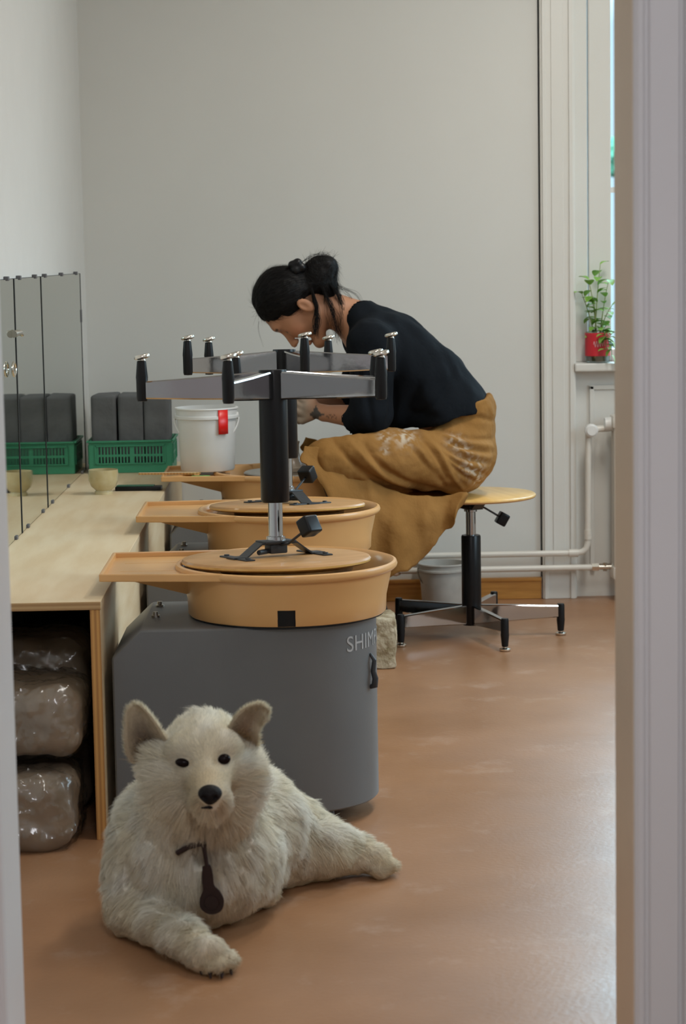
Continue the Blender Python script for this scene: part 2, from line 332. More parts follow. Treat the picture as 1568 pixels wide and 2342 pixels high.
# ------------------------------------------------------------------ plywood bench
BX0, BX1, BY0, BY1, BZ = WL+.006, -.450, 4.704, WF-.004, .531
b_ = thing('plywood_bench', 'long low plywood bench box along the left wall, open at its near end', 'bench', ((BX0+BX1)/2, 6.3, 0))
ox, oy = (BX0+BX1)/2, 6.3
def lb(lo, hi, bev=.0008):
    bm = bmesh.new(); box(bm, (lo[0]-ox, lo[1]-oy, lo[2]), (hi[0]-ox, hi[1]-oy, hi[2]), bev, seg=1); return bm
obj('worktop', lb((BX0, BY0, BZ-.018), (BX1, BY1, BZ)), M_plyt, b_, smooth=False)
obj('side_panel', lb((BX1-.024, BY0+.002, 0), (BX1-.002, BY1, BZ-.018)), M_ply, b_, smooth=False)

# ------------------------------------------------------------------ mirrors
M_clip = mat('grey_clip', (.12, .12, .13), .4)
def mirror(y0, y1, label):
    t = thing('wall_mirror', label, 'mirror', (WL, (y0+y1)/2, BZ), group='mirror panels above the bench')
    h = (y1-y0)/2
    bm = bmesh.new(); box(bm, (.003, -h, .002), (.009, h, .690), .0008, seg=1); obj('mirror_glass', bm, M_mirror, t, smooth=False)
    bm = bmesh.new(); box(bm, (.0, -h-.006, .001), (.003, h+.006, .691)); obj('backing', bm, M_dark, t, smooth=False)
    bm = bmesh.new(); box(bm, (.0, h+.0005, .001), (.0105, h+(.0115 if y0 < 6.5 else .0012), .691)); obj('joint_strip', bm, M_dark, t, smooth=False)
    n = 3 if h > .4 else 2
    for k in range(n):
        y = -h+.12+(2*h-.24)*k/(n-1)
        for z in (.692, .004):
            bm = bmesh.new(); box(bm, (0, y-.014, z-.006), (.013, y+.014, z+.006), .002); obj('mirror_clip', bm, M_clip, t)
    return t
mirror(5.16, 5.925, 'nearest mirror panel, cut off by the door frame on the left')
mirror(5.937, 6.536, 'middle mirror panel between the two dark joints')
mr = mirror(6.542, 7.70, 'widest mirror panel, the one nearest the far wall')
bm = bmesh.new(); box(bm, (.0, .570, .52), (.012, .590, .565), .002); obj('edge_clip', bm, M_clip, mr)
t = thing('mirror_latch', 'small brass latch across the nearest mirror joint', 'latch', (WL+.009, 5.91, 1.075))
bm = bmesh.new(); tube(bm, [(.004, -.05, 0), (.014, -.02, .002), (.015, .0, .002)], [.010, .006, .008], 10); obj('latch_knob', bm, M_nickel, t)
bm = bmesh.new(); tube(bm, [(.006, .0, .003), (.014, .02, 0), (.015, .038, -.004)], [.008, .005, .006], 10); obj('latch_bolt', bm, M_nickel, t)
bm = bmesh.new(); tube(bm, [(.010, .030*math.cos(a), .018*math.sin(a)) for a in np.linspace(0, 2*PI, 25)], .0035, 8)
o = obj('pull_ring', bm, M_nickel); o.location = (WL+.009, 5.80, .985); tag(o, 'brass pull ring hanging at the left picture edge on the mirror', 'ring')

# ------------------------------------------------------------------ potter's wheels
def make_wheel():
    t = thing('pottery_wheel', "potter's wheel", 'pottery wheel')     # local: centre of the basin at origin, floor z=0
    rb, zt, zb, xl = .203, .458, .036, -.386
    # grey cabinet: rounded right end, square left end with a chamfered top corner
    bm = bmesh.new()
    outline = [(rb*math.cos(a), rb*math.sin(a)) for a in np.linspace(-PI/2, PI/2, 33)]
    def ring(z, xleft, ins=0):
        k = (rb-ins)/rb
        return [bm.verts.new((x*k, y*k, z)) for x, y in outline] + [bm.verts.new((xleft+.004, rb*k, z)), bm.verts.new((xleft, rb*k-.004, z)), bm.verts.new((xleft, -rb*k+.004, z)), bm.verts.new((xleft+.004, -rb*k, z))]
    rings = [ring(zb+.0, xl+.004, .004), ring(zb+.004, xl), ring(.392, xl), ring(.398, xl+.001), ring(zt-.004, xl+.060), ring(zt, xl+.066, .004)]
    for a, b in zip(rings, rings[1:]):
        n = len(a)
        for i in range(n): bm.faces.new((a[i], a[(i+1) % n], b[(i+1) % n], b[i]))
    bm.faces.new(rings[0][::-1]); bm.faces.new(rings[-1])
    cab = obj('cabinet', bm, M_body, t)
    for (x, y) in ((-.30, .13), (-.30, -.02)):
        bm = bmesh.new(); lathe(bm, [(.010, 0), (.010, .004), (.006, .005), (.006, .012), (0, .012)], 12, (x, y, zt)); obj('bolt', bm, M_steel, t)
    # lettering wrapped round the cabinet
    fc = bpy.data.curves.new('lettering', 'FONT'); fc.body = 'SHIMPO'; fc.size = .050; fc.extrude = .0004; fc.space_character = 1.05
    fo = bpy.data.objects.new('lettering_source', fc); me = bpy.data.meshes.new_from_object(fo); bpy.data.objects.remove(fo)
    for vv in me.vertices:
        a = math.radians(-50) + vv.co.x/rb; r = rb+.0006+vv.co.z
        vv.co = (r*math.cos(a), r*math.sin(a), .392+vv.co.y)
    link('lettering', me, mat('lettering_paint', (.42, .41, .40), .6), t, label='white lettering reading SHIMPO')
    # hook on the rounded end
    bm = bmesh.new(); a = math.radians(-24)
    tube(bm, [(rb*math.cos(a), rb*math.sin(a), .375), ((rb+.010)*math.cos(a), (rb+.010)*math.sin(a), .36), ((rb+.007)*math.cos(a), (rb+.007)*math.sin(a), .335), ((rb+.012)*math.cos(a), (rb+.012)*math.sin(a), .318), ((rb+.010)*math.cos(a), (rb+.010)*math.sin(a), .302), (rb*math.cos(a), rb*math.sin(a), .298)], [.003, .005, .006, .007, .008, .005], 10)
    obj('splash_pan_hook', bm, M_blackm, t)
    for (x, y) in ((.07, -.13), (.09, .13), (-.33, -.15), (-.33, .15)):
        bm = bmesh.new(); lathe(bm, [(.026, 0), (.030, .006), (.026, zb+.002)], 20, (x, y, 0)); obj('rubber_foot', bm, M_black, t)
    # basin
    R = .252
    prof = [(.14, .463), (.2235, .463), (.226, .466), (.2275, .500), (.238, .548), (.2395, .560), (.247, .561), (R, .566), (.2535, .571), (.251, .578), (.245, .580), (.239, .576), (.233, .560), (.222, .480), (.217, .474), (.14, .470)]
    def skip(k, a): return k in (1, 2, 12, 13) and abs(a-270.5) < 5.2
    bm = bmesh.new(); lathe(bm, prof, 144, skip=skip, cap0=False, cap1=False)
    basin = obj('splash_pan', bm, M_pan, t)
    # tray that reaches over to the bench
    bm = bmesh.new()
    P = [(-.408, -.168), (-.408, .185), (-.16, .185), (-.205, .12), (-.236, .03), (-.236, -.04), (-.205, -.11), (-.14, -.195)]
    prism(bm, P, .563, .568)
    for a, b2, w in (((-.408, -.168), (-.408, .185), .008), ((-.408, .185), (-.13, .200), .008), ((-.408, -.168), (-.14, -.203), .008)):
        A, B = Vector((*a, .5735)), Vector((*b2, .5735)); d = (B-A); L_ = d.length; rot = Matrix.Rotation(math.atan2(d.y, d.x), 3, 'Z')
        c = (A+B)/2; box(bm, (c.x-L_/2-.003, c.y-w/2, c.z-.0105), (c.x+L_/2+.003, c.y+w/2, c.z+.0065), .0025, rot)
    for y in (-.05, .08): box(bm, (-.375, y-.002, .567), (-.245, y+.002, .5685), .0005)
    # gusset below the tray
    vs1 = [bm.verts.new(q) for q in ((-.385, -.10, .563), (-.385, .12, .563), (-.20, .12, .563), (-.20, -.10, .563), (-.225, -.06, .515), (-.225, .06, .515))]
    for f in ((0, 1, 2, 3), (0, 3, 4), (1, 5, 2), (0, 4, 5, 1), (3, 2, 5, 4)): bm.faces.new([vs1[i] for i in f])
    obj('tray', bm, M_pan, t, smooth=False)
    bm = bmesh.new(); lathe(bm, [(.0, .458), (.2212, .459), (.2212, .4995), (.0, .4995)], 64); obj('base_drum', bm, M_black, t)
    bm = bmesh.new(); lathe(bm, [(.03, .47), (.03, .555), (.152, .558), (.154, .570), (.150, .5735), (.0, .5735)], 64); obj('wheel_head', bm, M_steel, t)
    return t
WX = -.047
w1 = make_wheel(); w2 = dup(w1); w3 = dup(w1)
for o, y, l in ((w1, 4.95, "nearest potter's wheel, grey cabinet and orange basin, behind the dog"), (w2, 6.03, "middle potter's wheel, its orange basin just behind the nearest one"), (w3, 7.10, "farthest potter's wheel, in front of the seated person, bucket on its tray")):
    o.location = (WX, y, 0); o['label'] = l; o['group'] = "potter's wheels along the bench"

# ------------------------------------------------------------------ stools
H_ST = .480
def make_stool():
    t = thing('work_stool', 'stool', 'stool')
    bm = bmesh.new(); lathe(bm, [(0, .465), (.205, .465), (.213, .467), (.216, .4715), (.2155, .476), (.210, .4795), (0, .480)], 96)
    for f in bm.faces: f.material_index = 1 if f.calc_center_median().z > .470 else 0
    seat = obj('seat', bm, [M_seat, M_seat_top], t)
    # bent strap bracket with two foot plates
    bm = bmesh.new(); a7 = math.radians(7); Rz = Matrix.Rotation(a7, 4, 'Z')
    prof = [(-.118, .4625), (-.085, .4625), (-.045, .434), (.045, .434), (.085, .4625), (.118, .4625)]
    w = .019
    vv = []
    for (x, z) in prof: vv.append([bm.verts.new(Rz @ Vector((x, s*w, z+d))) for s, d in ((-1, -.002), (1, -.002), (1, .002), (-1, .002))])
    for a, b in zip(vv, vv[1:]):
        for i in range(4): bm.faces.new((a[i], a[(i+1) % 4], b[(i+1) % 4], b[i]))
    bm.faces.new(vv[0]); bm.faces.new(vv[-1][::-1])
    for s in (-1, 1):
        c = Rz @ Vector((s*.100, 0, .4637)); rz = Matrix.Rotation(a7+math.radians(90), 3, 'Z')
        box(bm, (c.x-.066, c.y-.012, .4615), (c.x+.066, c.y+.012, .4655), .002, rz)
        for e in (-1, 1):
            q = Rz @ Vector((s*.100, e*.052, .0)); lathe(bm, [(.0065, .4615), (.006, .4585), (0, .4578)], 10, (q.x, q.y, 0))
    box(bm, (-.040, -.026, .428), (.040, .026, .433), .002, Matrix.Rotation(a7, 3, 'Z'))
    box(bm, (-.022, -.016, .437), (.022, .016, .458), .004, Matrix.Rotation(a7, 3, 'Z'))
    tube(bm, [Rz @ Vector((-.055, .02, .452)), Rz @ Vector((-.02, 0, .452))], .006, 8)
    obj('seat_bracket', bm, M_blackm, t)
    L = math.radians(80)
    bm = bmesh.new(); tube(bm, [(0, .0, .440), (.04*math.cos(L), .04*math.sin(L), .434), (.092*math.cos(L), .092*math.sin(L), .402)], .0033, 8)
    lev = obj('height_lever', bm, M_blackm, t)
    bm = bmesh.new(); kc = Vector((.106*math.cos(L), .106*math.sin(L), .391))
    box(bm, kc-Vector((.017, .021, .021)), kc+Vector((.017, .021, .021)), .006, (Matrix.Rotation(L, 3, 'Z') @ Matrix.Rotation(math.radians(30), 3, 'Y')) , seg=3)
    obj('lever_knob', bm, M_black, lev, label='square black lever knob')
    bm = bmesh.new(); lathe(bm, [(.0165, .33), (.0165, .418), (.022, .420), (.022, .432), (0, .432)], 28); obj('gas_tube', bm, M_chrome, t)
    bm = bmesh.new(); lathe(bm, [(.0, .040), (.031, .040), (.0325, .045), (.0325, .336), (.030, .341), (.0, .341)], 40); obj('column', bm, M_column, t)
    for k in range(5):
        a = 2*PI*k/5; Rk = Matrix.Rotation(a, 4, 'Z')
        bm = bmesh.new(); secs = []
        for (x, z0, z1, w) in ((.024, .044, .108, .0115), (.05, .045, .107, .0118), (.17, .054, .1045, .0115), (.287, .061, .101, .0105)):
            b_ = .003
            secs.append([bm.verts.new(Rk @ Vector((x, y, z))) for y, z in ((-w+b_, z0), (w-b_, z0), (w, z0+b_), (w, z1-b_), (w-b_, z1), (-w+b_, z1), (-w, z1-b_), (-w, z0+b_))])
        for s0, s1 in zip(secs, secs[1:]):
            for i in range(8): bm.faces.new((s0[i], s0[(i+1) % 8], s1[(i+1) % 8], s1[i]))
        bm.faces.new(secs[0]); bm.faces.new(secs[-1][::-1])
        leg = obj('leg', bm, M_chrome, t)
        c = Rk @ Vector((.296, 0, 0))
        bm = bmesh.new(); lathe(bm, [(0, .014), (.0085, .014), (.0105, .016), (.0138, .052), (.0132, .058), (.0128, .100), (.011, .106), (0, .107)], 20, (c.x, c.y, 0)); obj('foot_post', bm, M_black, leg)
        bm = bmesh.new(); lathe(bm, [(0, 0), (.012, 0), (.0172, .002), (.0186, .005), (.0180, .008), (.012, .0105), (.006, .0115), (.006, .016), (0, .016)], 24); 
        g = obj('glide', bm, M_nickel, leg); g.location = (c.x, c.y, 0)
    return t
s3 = make_stool(); s1 = dup(s3); s2 = dup(s3)
s3.location = (.545, 7.185, 0); s3.rotation_euler = (0, 0, math.radians(-73.5))
tag(s3, 'black and chrome stool standing on the floor, the person sits on it', 'stool', 'round wooden work stools')
def invert(o, x, y, rz, tilt, tz=0):
    M_ = Matrix.Translation((x, y, .5745)) @ Matrix.Rotation(math.radians(-tilt), 4, 'X') @ Matrix.Rotation(math.radians(tz), 4, 'Y') @ Matrix.Translation((0, 0, H_ST)) @ Matrix.Rotation(math.radians(rz), 4, 'Z') @ Matrix.Rotation(PI, 4, 'X')
    o.matrix_world = M_
    return o
invert(s1, -.070, 4.95, 36, 2.0)
tag(s1, 'stool turned upside down on the nearest wheel, legs in the air', 'stool', 'round wooden work stools')
invert(s2, -.052, 6.03, -7+144, 3.0)
tag(s2, 'stool upside down on the middle wheel, mostly behind the nearer one', 'stool', 'round wooden work stools')
bpy.context.view_layer.update()
for s_ in (s1, s2):
    for lg in s_.children:
        for g_ in lg.children:
            if g_.name.startswith('glide'):
                Rr = s_.matrix_world.to_3x3(); g_.rotation_euler = (Rr.inverted() @ Matrix.Rotation(math.radians(-12), 3, 'Y') @ Rr).to_euler()
for k, (x, y) in enumerate(((-.024, 4.822), (.003, 4.838))):
    bm = bmesh.new(); bmesh.ops.create_icosphere(bm, subdivisions=2, radius=.003)
    for v_ in bm.verts: v_.co = Vector((v_.co.x*1.3, v_.co.y, v_.co.z*.8)) * (1+.3*noise.noise(v_.co*500))
    o = obj('clay_crumb', bm, M_dark); o.location = (x, y, .591); tag(o, ('left' if k == 0 else 'right') + ' of the two tiny dark crumbs on the upturned seat of the nearest stool', 'crumb', 'crumbs on the upturned seat')

# ------------------------------------------------------------------ things on the bench and floor
def make_crate(loc):
    t = thing('plastic_crate', 'green slotted plastic crate holding three dark blocks, on the bench end', 'crate', loc)
    W, D, Hh = .285, .26, .112; m_ = .001
    def slotted(L_, name, M_):   # wall in local xz plane, slots cut
        bm = bmesh.new(); th = .004
        xs = [-L_/2, -L_/2+.03]; n = 20
        x = -L_/2+.03; pitch = (L_-.06)/n
        for k in range(n): xs += [x+pitch*(k+.25), x+pitch*(k+.80)]
        xs += [L_/2-.03, L_/2]
        zs = [0, .032, .056, .064, .090, Hh-.010, Hh]
        for i in range(len(xs)-1):
            for j in range(len(zs)-1):
                hole = j in (1, 3) and 2 <= i < len(xs)-3 and (i % 2 == 0) and i//2-1 != n//2-0
                if hole: continue
                box(bm, (xs[i], -th/2, zs[j]), (xs[i+1], th/2, zs[j+1]))
        bmesh.ops.remove_doubles(bm, verts=bm.verts, dist=1e-6)
        box(bm, (-L_/2, -.009, Hh-.006), (L_/2, .005, Hh), .001); box(bm, (-L_/2+.022, -.006, .030), (L_/2-.022, 0, .034)); box(bm, (-L_/2+.022, -.006, .092), (L_/2-.022, 0, .096))
        box(bm, (-L_/2+.020, -.006, .030), (-L_/2+.024, 0, .096)); box(bm, (L_/2-.024, -.006, .030), (L_/2-.020, 0, .096))
        for v_ in bm.verts: v_.co = M_ @ v_.co
        return obj(name, bm, M_crate, t, smooth=False)
    slotted(W, 'side_wall', Matrix.Translation((0, -D/2, 0))); slotted(W, 'side_wall', Matrix.Translation((0, D/2, 0)) @ Matrix.Rotation(PI, 4, 'Z'))
    slotted(D, 'side_wall', Matrix.Translation((-W/2, 0, 0)) @ Matrix.Rotation(-PI/2, 4, 'Z')); slotted(D, 'side_wall', Matrix.Translation((W/2, 0, 0)) @ Matrix.Rotation(PI/2, 4, 'Z'))
    bm = bmesh.new(); box(bm, (-W/2, -D/2, 0), (W/2, D/2, .005)); obj('crate_floor', bm, M_crate, t, smooth=False)
    return t
CX, CY = -.605, 7.70
make_crate((CX, CY, BZ+.001))
nm = ('left', 'middle', 'right')
for k in range(3):
    bm = bmesh.new(); w_ = .0435
    vs_ = box(bm, (-w_, -.10, 0), (w_, .10, .262), .012, seg=4)
    bmesh.ops.subdivide_edges(bm, edges=[e for e in bm.edges if e.calc_length() > .03], cuts=5, use_grid_fill=True)
    for v_ in bm.verts: v_.co += v_.co.normalized()*.0025*noise.noise(v_.co*14+Vector((k*7, 0, 0)))
    o = obj('dark_block', bm, M_block); o.location = (CX-.0905+.0905*k, CY, BZ+.0065); o.rotation_euler = (0, 0, (-.02, .015, .0)[k])
    tag(o, f'{nm[k]} of the three tall dark grey blocks standing in the green crate', 'block', 'dark blocks in the green crate')
def make_bucket(name, label, loc, r0, r1, h, m_, hang, bail_m):
    t = thing(name, label, 'bucket', loc)
    bm = bmesh.new(); lathe(bm, [(0, 0), (r0, 0), (r0+.003, .004), (r1-.003, h*.82), (r1+.004, h*.83), (r1+.004, h*.87), (r1, h*.88), (r1+.001, h-.006), (r1+.005, h-.004), (r1+.004, h), (r1-.003, h), (r1-.004, h*.8), (r0-.002, .006), (0, .005)], 48); obj('pail', bm, m_, t)
    bm = bmesh.new(); pts = [(r1*1.06*math.cos(a)*1.0, -r1*1.04*math.sin(a)*math.cos(hang)-.006, h*.86-r1*1.04*math.sin(a)*math.sin(hang)) for a in np.linspace(PI*.02, PI*.98, 24)]
    tube(bm, pts, .0028, 8)
    for s in (-1, 1): lathe(bm, [(0, 0), (.012, 0), (.011, .006), (0, .008)], 12, M=Matrix.Translation((s*(r1-.001), 0, h*.86)) @ Matrix.Rotation(s*PI/2, 4, 'Y'))
    obj('bail_handle', bm, bail_m, t)
    return t
bk = make_bucket('white_bucket', 'white plastic bucket with red tape on its rim, on the farthest wheel tray', (-.318, 7.12, .581), .085, .099, .205, M_white, 1.15, M_white)
bm = bmesh.new()
for i in range(6):
    pass
g_ = []
for zz in (.200, .150, .122):
    g_.append([bm.verts.new(((.099+.0045)*math.cos(a), (.099+.0045)*math.sin(a), zz)) for a in np.linspace(math.radians(-66), math.radians(-46), 8)])
for a, b in zip(g_, g_[1:]):
    for i in range(7): bm.faces.new((a[i], a[i+1], b[i+1], b[i]))
o = obj('tape_strip', bm, M_red, bk, label='bright red tape strip'); sm = o.modifiers.new('s', 'SOLIDIFY'); sm.thickness = .001
make_bucket('grey_bucket', 'worn pale grey bucket on the floor behind the floor stool', (.488, 7.79, 0), .072, .086, .165, M_grime, 1.1, M_steel)
# bowl
bm = bmesh.new(); lathe(bm, [(0, .004), (.024, .004), (.026, .0), (.029, .0), (.029, .007), (.025, .012), (.040, .026), (.047, .045), (.0475, .066), (.0465, .078), (.0445, .078), (.0445, .060), (.042, .040), (.028, .018), (0, .014)], 40)
o = obj('tea_bowl', bm, M_bowl); o.location = (-.639, 6.90, BZ); tag(o, 'small footed yellowish glazed bowl on the bench before the mirror', 'bowl')
t = thing('flat_case', 'flat black and dark green case lying on the bench beside the bowl', 'case', (-.535, 6.99, BZ), (0, 0, -.05))
bm = bmesh.new(); box(bm, (-.074, -.022, 0), (.074, .022, .014), .003); obj('case_body', bm, M_black, t)
bm = bmesh.new(); box(bm, (-.07, -.018, .014), (.05, .018, .017), .001); obj('case_cover', bm, M_green, t, label='dark green cover')
# tray items of wheel 3
bm = bmesh.new(); prism(bm, [(-.10, -.008), (.08, -.012), (.10, 0), (.08, .012), (-.10, .006)], 0, .006); o = obj('wooden_knife', bm, M_ply, smooth=False); o.location = (-.435, 7.00, .5795); o.rotation_euler = (0, 0, -.1); tag(o, 'flat wooden clay knife across the left end of the farthest tray', 'knife')
bm = bmesh.new(); box(bm, (-.03, -.02, 0), (.03, .02, .006), .002); o = obj('green_scraper', bm, mat('bright_green_plastic', (.20, .48, .12), .5)); o.location = (-.335, 6.965, .570); tag(o, 'small bright green scraper on the farthest tray in front of the bucket', 'scraper')
bm = bmesh.new(); tube(bm, [(-.06, 0, .005), (-.01, .004, .005), (.05, .002, .006)], [.003, .005, .0035], 8); o = obj('turning_tool', bm, M_base); o.location = (-.385, 6.99, .5685); o.rotation_euler = (0, 0, .5); tag(o, 'thin wooden modelling tool on the farthest tray near its left edge', 'tool')

# stone block
bm = bmesh.new(); box(bm, (-.10, -.09, 0), (.10, .09, .158), .012, seg=3)
bmesh.ops.subdivide_edges(bm, edges=[e for e in bm.edges if e.calc_length() > .025], cuts=9, use_grid_fill=True)
for v_ in bm.verts:
    q = v_.co.copy(); d = .010*noise.fractal(q*16, 1, 2, 4) ; n_ = Vector((q.x, q.y, q.z-.08)).normalized(); v_.co = q+n_*d
    v_.co.z = max(v_.co.z, 0)
o = obj('stone_block', bm, M_stone); o.location = (.168, 6.72, 0); o.rotation_euler = (0, 0, .05); tag(o, 'rough beige stone block on the floor between wheel and stool', 'stone')

# ------------------------------------------------------------------ smooth solid modelling: signed distance field -> surface nets
class Field:
    def __init__(s, lo, hi, h):
        s.lo = np.array(lo, float); s.h = h; s.n = np.ceil((np.array(hi)-s.lo)/h).astype(int)+1
        s.F = np.full(s.n, 1.0, np.float32)
    def _sub(s, lo, hi, m_):
        a = np.clip(np.floor((np.array(lo)-m_-s.lo)/s.h).astype(int), 0, s.n-1); b = np.clip(np.ceil((np.array(hi)+m_-s.lo)/s.h).astype(int)+1, 1, s.n)
        sl = tuple(slice(i, j) for i, j in zip(a, b))
        ax = [s.lo[k]+s.h*np.arange(a[k], b[k]) for k in range(3)]
        return sl, np.meshgrid(*ax, indexing='ij', sparse=True)
    def _comb(s, sl, d, k, cut):
        A = s.F[sl]
        if cut:
            d = -d
            if k > 0: t = np.clip(.5-.5*(A-d)/k, 0, 1); s.F[sl] = A*(1-t)+d*t+k*t*(1-t)
            else: s.F[sl] = np.maximum(A, d)
        elif k > 0: t = np.clip(.5+.5*(A-d)/k, 0, 1); s.F[sl] = A*(1-t)+d*t-k*t*(1-t)
        else: s.F[sl] = np.minimum(A, d)
    def cone(s, a, b, ra, rb, k=.02, sq=None, cut=False):
        """tapered capsule; sq=(axis vector, factor) flattens it along the axis"""
        a = np.array(a, float); b = np.array(b, float); R = max(ra, rb)*1.0
        sl, (X, Y, Z) = s._sub(np.minimum(a, b)-R, np.maximum(a, b)+R, max(k, .0)+2.5*s.h+.01)
        ab = b-a; L2 = max(ab@ab, 1e-9); px, py_, pz = X-a[0], Y-a[1], Z-a[2]
        t = np.clip((px*ab[0]+py_*ab[1]+pz*ab[2])/L2, 0, 1)
        dx, dy, dz = px-t*ab[0], py_-t*ab[1], pz-t*ab[2]
        if sq is not None:
            v = np.array(sq[0], float); v /= np.linalg.norm(v); c = dx*v[0]+dy*v[1]+dz*v[2]; g = 1/sq[1]-1
            dx, dy, dz = dx+c*g*v[0], dy+c*g*v[1], dz+c*g*v[2]
        s._comb(sl, np.sqrt(dx*dx+dy*dy+dz*dz)-(ra+(rb-ra)*t), k, cut)
    def ell(s, c, r, k=.02, ax=None, cut=False):
        """ellipsoid; ax = 3 row vectors"""
        c = np.array(c, float); r = np.array(r, float); R = r.max()
        lo, hi = (c-r, c+r) if ax is None else (c-R, c+R)
        sl, (X, Y, Z) = s._sub(lo, hi, k+2.5*s.h+.01)
        p = [X-c[0], Y-c[1], Z-c[2]]
        if ax is not None: ax = np.array(ax, float); p = [p[0]*ax[i][0]+p[1]*ax[i][1]+p[2]*ax[i][2] for i in range(3)]
        k0 = np.sqrt(sum((q/r[i])**2 for i, q in enumerate(p))); k1 = np.sqrt(sum((q/r[i]**2)**2 for i, q in enumerate(p)))+1e-9
        s._comb(sl, k0*(k0-1)/k1, k, cut)
    def rbox(s, c, e, r, k=.0, cut=False, ax=None):
        c = np.array(c, float); e = np.array(e, float); R = np.linalg.norm(e) if ax is not None else e
        sl, (X, Y, Z) = s._sub(c-R, c+R, k+2.5*s.h+.01)
        p = [X-c[0], Y-c[1], Z-c[2]]
        if ax is not None: p = [p[0]*ax[i][0]+p[1]*ax[i][1]+p[2]*ax[i][2] for i in range(3)]
        q = [np.abs(p[i])-e[i]+r for i in range(3)]
        d = np.sqrt(sum(np.maximum(v, 0)**2 for v in q))+np.minimum(np.maximum(q[0], np.maximum(q[1], q[2])), 0)-r
        s._comb(sl, d, k, cut)
    def half(s, p, n, k=0):     # keep the side n points away from
        n = np.array(n, float); n /= np.linalg.norm(n)
        ax = [s.lo[i]+s.h*np.arange(s.n[i]) for i in range(3)]; X, Y, Z = np.meshgrid(*ax, indexing='ij', sparse=True)
        s.F = np.maximum(s.F, ((X-p[0])*n[0]+(Y-p[1])*n[1]+(Z-p[2])*n[2]).astype(np.float32))
    def surf_y(s, x, z, y0, y1):   # first surface seen along +Y
        i = int(round((x-s.lo[0])/s.h)); k = int(round((z-s.lo[2])/s.h)); j0 = int((y0-s.lo[1])/s.h); j1 = int((y1-s.lo[1])/s.h)
        for j in range(max(j0, 0), min(j1, s.n[1])):
            if s.F[i, j, k] < 0: return s.lo[1]+s.h*j-s.h*.5
        return y1
    def mesh(s, name):
        F = s.F; ins = F < 0; n = s.n
        cs = np.zeros(n-1, np.uint8)
        for dx in (0, 1):
            for dy in (0, 1):
                for dz in (0, 1): cs += ins[dx:n[0]-1+dx, dy:n[1]-1+dy, dz:n[2]-1+dz]
        act = (cs > 0) & (cs < 8); idx = np.full(n-1, -1, np.int64); I = np.argwhere(act); idx[act] = np.arange(len(I))
        acc = np.zeros((len(I), 3)); cnt = np.zeros(len(I))
        cor = [(a, b, c) for a in (0, 1) for b in (0, 1) for c in (0, 1)]
        val = {c: F[I[:, 0]+c[0], I[:, 1]+c[1], I[:, 2]+c[2]] for c in cor}
        for c in cor:
            for axx in range(3):
                if c[axx]: continue
                d = list(c); d[axx] = 1; d = tuple(d); v0, v1 = val[c], val[d]; x = (v0 < 0) != (v1 < 0)
                t = np.where(x, v0/(v0-v1+1e-12), 0); pos = np.tile(np.array(c, float), (len(I), 1)); pos[:, axx] += t
                acc[x] += pos[x]; cnt[x] += 1
        V = (I+acc/np.maximum(cnt, 1)[:, None])*s.h+s.lo
        Q = []
        for axx in range(3):
            o1, o2 = [(1, 2), (2, 0), (0, 1)][axx]
            sl0 = [slice(1, n[i]-1) for i in range(3)]; sl0[axx] = slice(0, n[axx]-1); sl1 = list(sl0); sl1[axx] = slice(1, n[axx])
            a, b = ins[tuple(sl0)], ins[tuple(sl1)]; E = np.argwhere(a != b); fl = a[a != b]
            off = np.array([1, 1, 1]); off[axx] = 0; E = E+off
            def cell(u, w): q = E.copy(); q[:, o1] -= u; q[:, o2] -= w; return idx[q[:, 0], q[:, 1], q[:, 2]]
            q = np.stack([cell(1, 1), cell(0, 1), cell(0, 0), cell(1, 0)], 1)
            q[~fl] = q[~fl][:, ::-1]; Q.append(q)
        Q = np.concatenate(Q); Q = Q[(Q >= 0).all(1)]
        return V, Q
def np_mesh(name, V, Q):
    me = bpy.data.meshes.new(name); k = Q.shape[1]
    me.vertices.add(len(V)); me.vertices.foreach_set('co', V.astype(np.float32).ravel())
    me.loops.add(Q.size); me.loops.foreach_set('vertex_index', Q.astype(np.int32).ravel())
    me.polygons.add(len(Q)); me.polygons.foreach_set('loop_start', np.arange(0, Q.size, k, dtype=np.int32))
    me.update(calc_edges=True); me.validate(); return me
def vnorm(V, Q):
    a = V[Q[:, 2]]-V[Q[:, 0]]; b = V[Q[:, 3]]-V[Q[:, 1]]; fn = np.cross(a, b); N = np.zeros_like(V)
    for i in range(4): np.add.at(N, Q[:, i], fn)
    return N/(np.linalg.norm(N, axis=1)[:, None]+1e-12)
def relax(V, Q, it=2, lam=.5):
    for _ in range(it):
        S = np.zeros_like(V); c = np.zeros(len(V))
        for i in range(4):
            for j in (1, 3): np.add.at(S, Q[:, i], V[Q[:, (i+j) % 4]]); np.add.at(c, Q[:, i], 1)
        V = V*(1-lam)+lam*S/np.maximum(c, 1)[:, None]
    return V
def noise_at(V, sc, off=0, octv=3, H=1.0):
    return np.array([noise.fractal(Vector(p*sc)+Vector((off, off*.7, 0)), H, 2.0, octv) for p in V])
def set_tint(me, col, dom='POINT'):
    a = me.color_attributes.new('tint', 'FLOAT_COLOR', dom); c = np.ones((len(col), 4), np.float32); c[:, :3] = col; a.data.foreach_set('color', c.ravel())

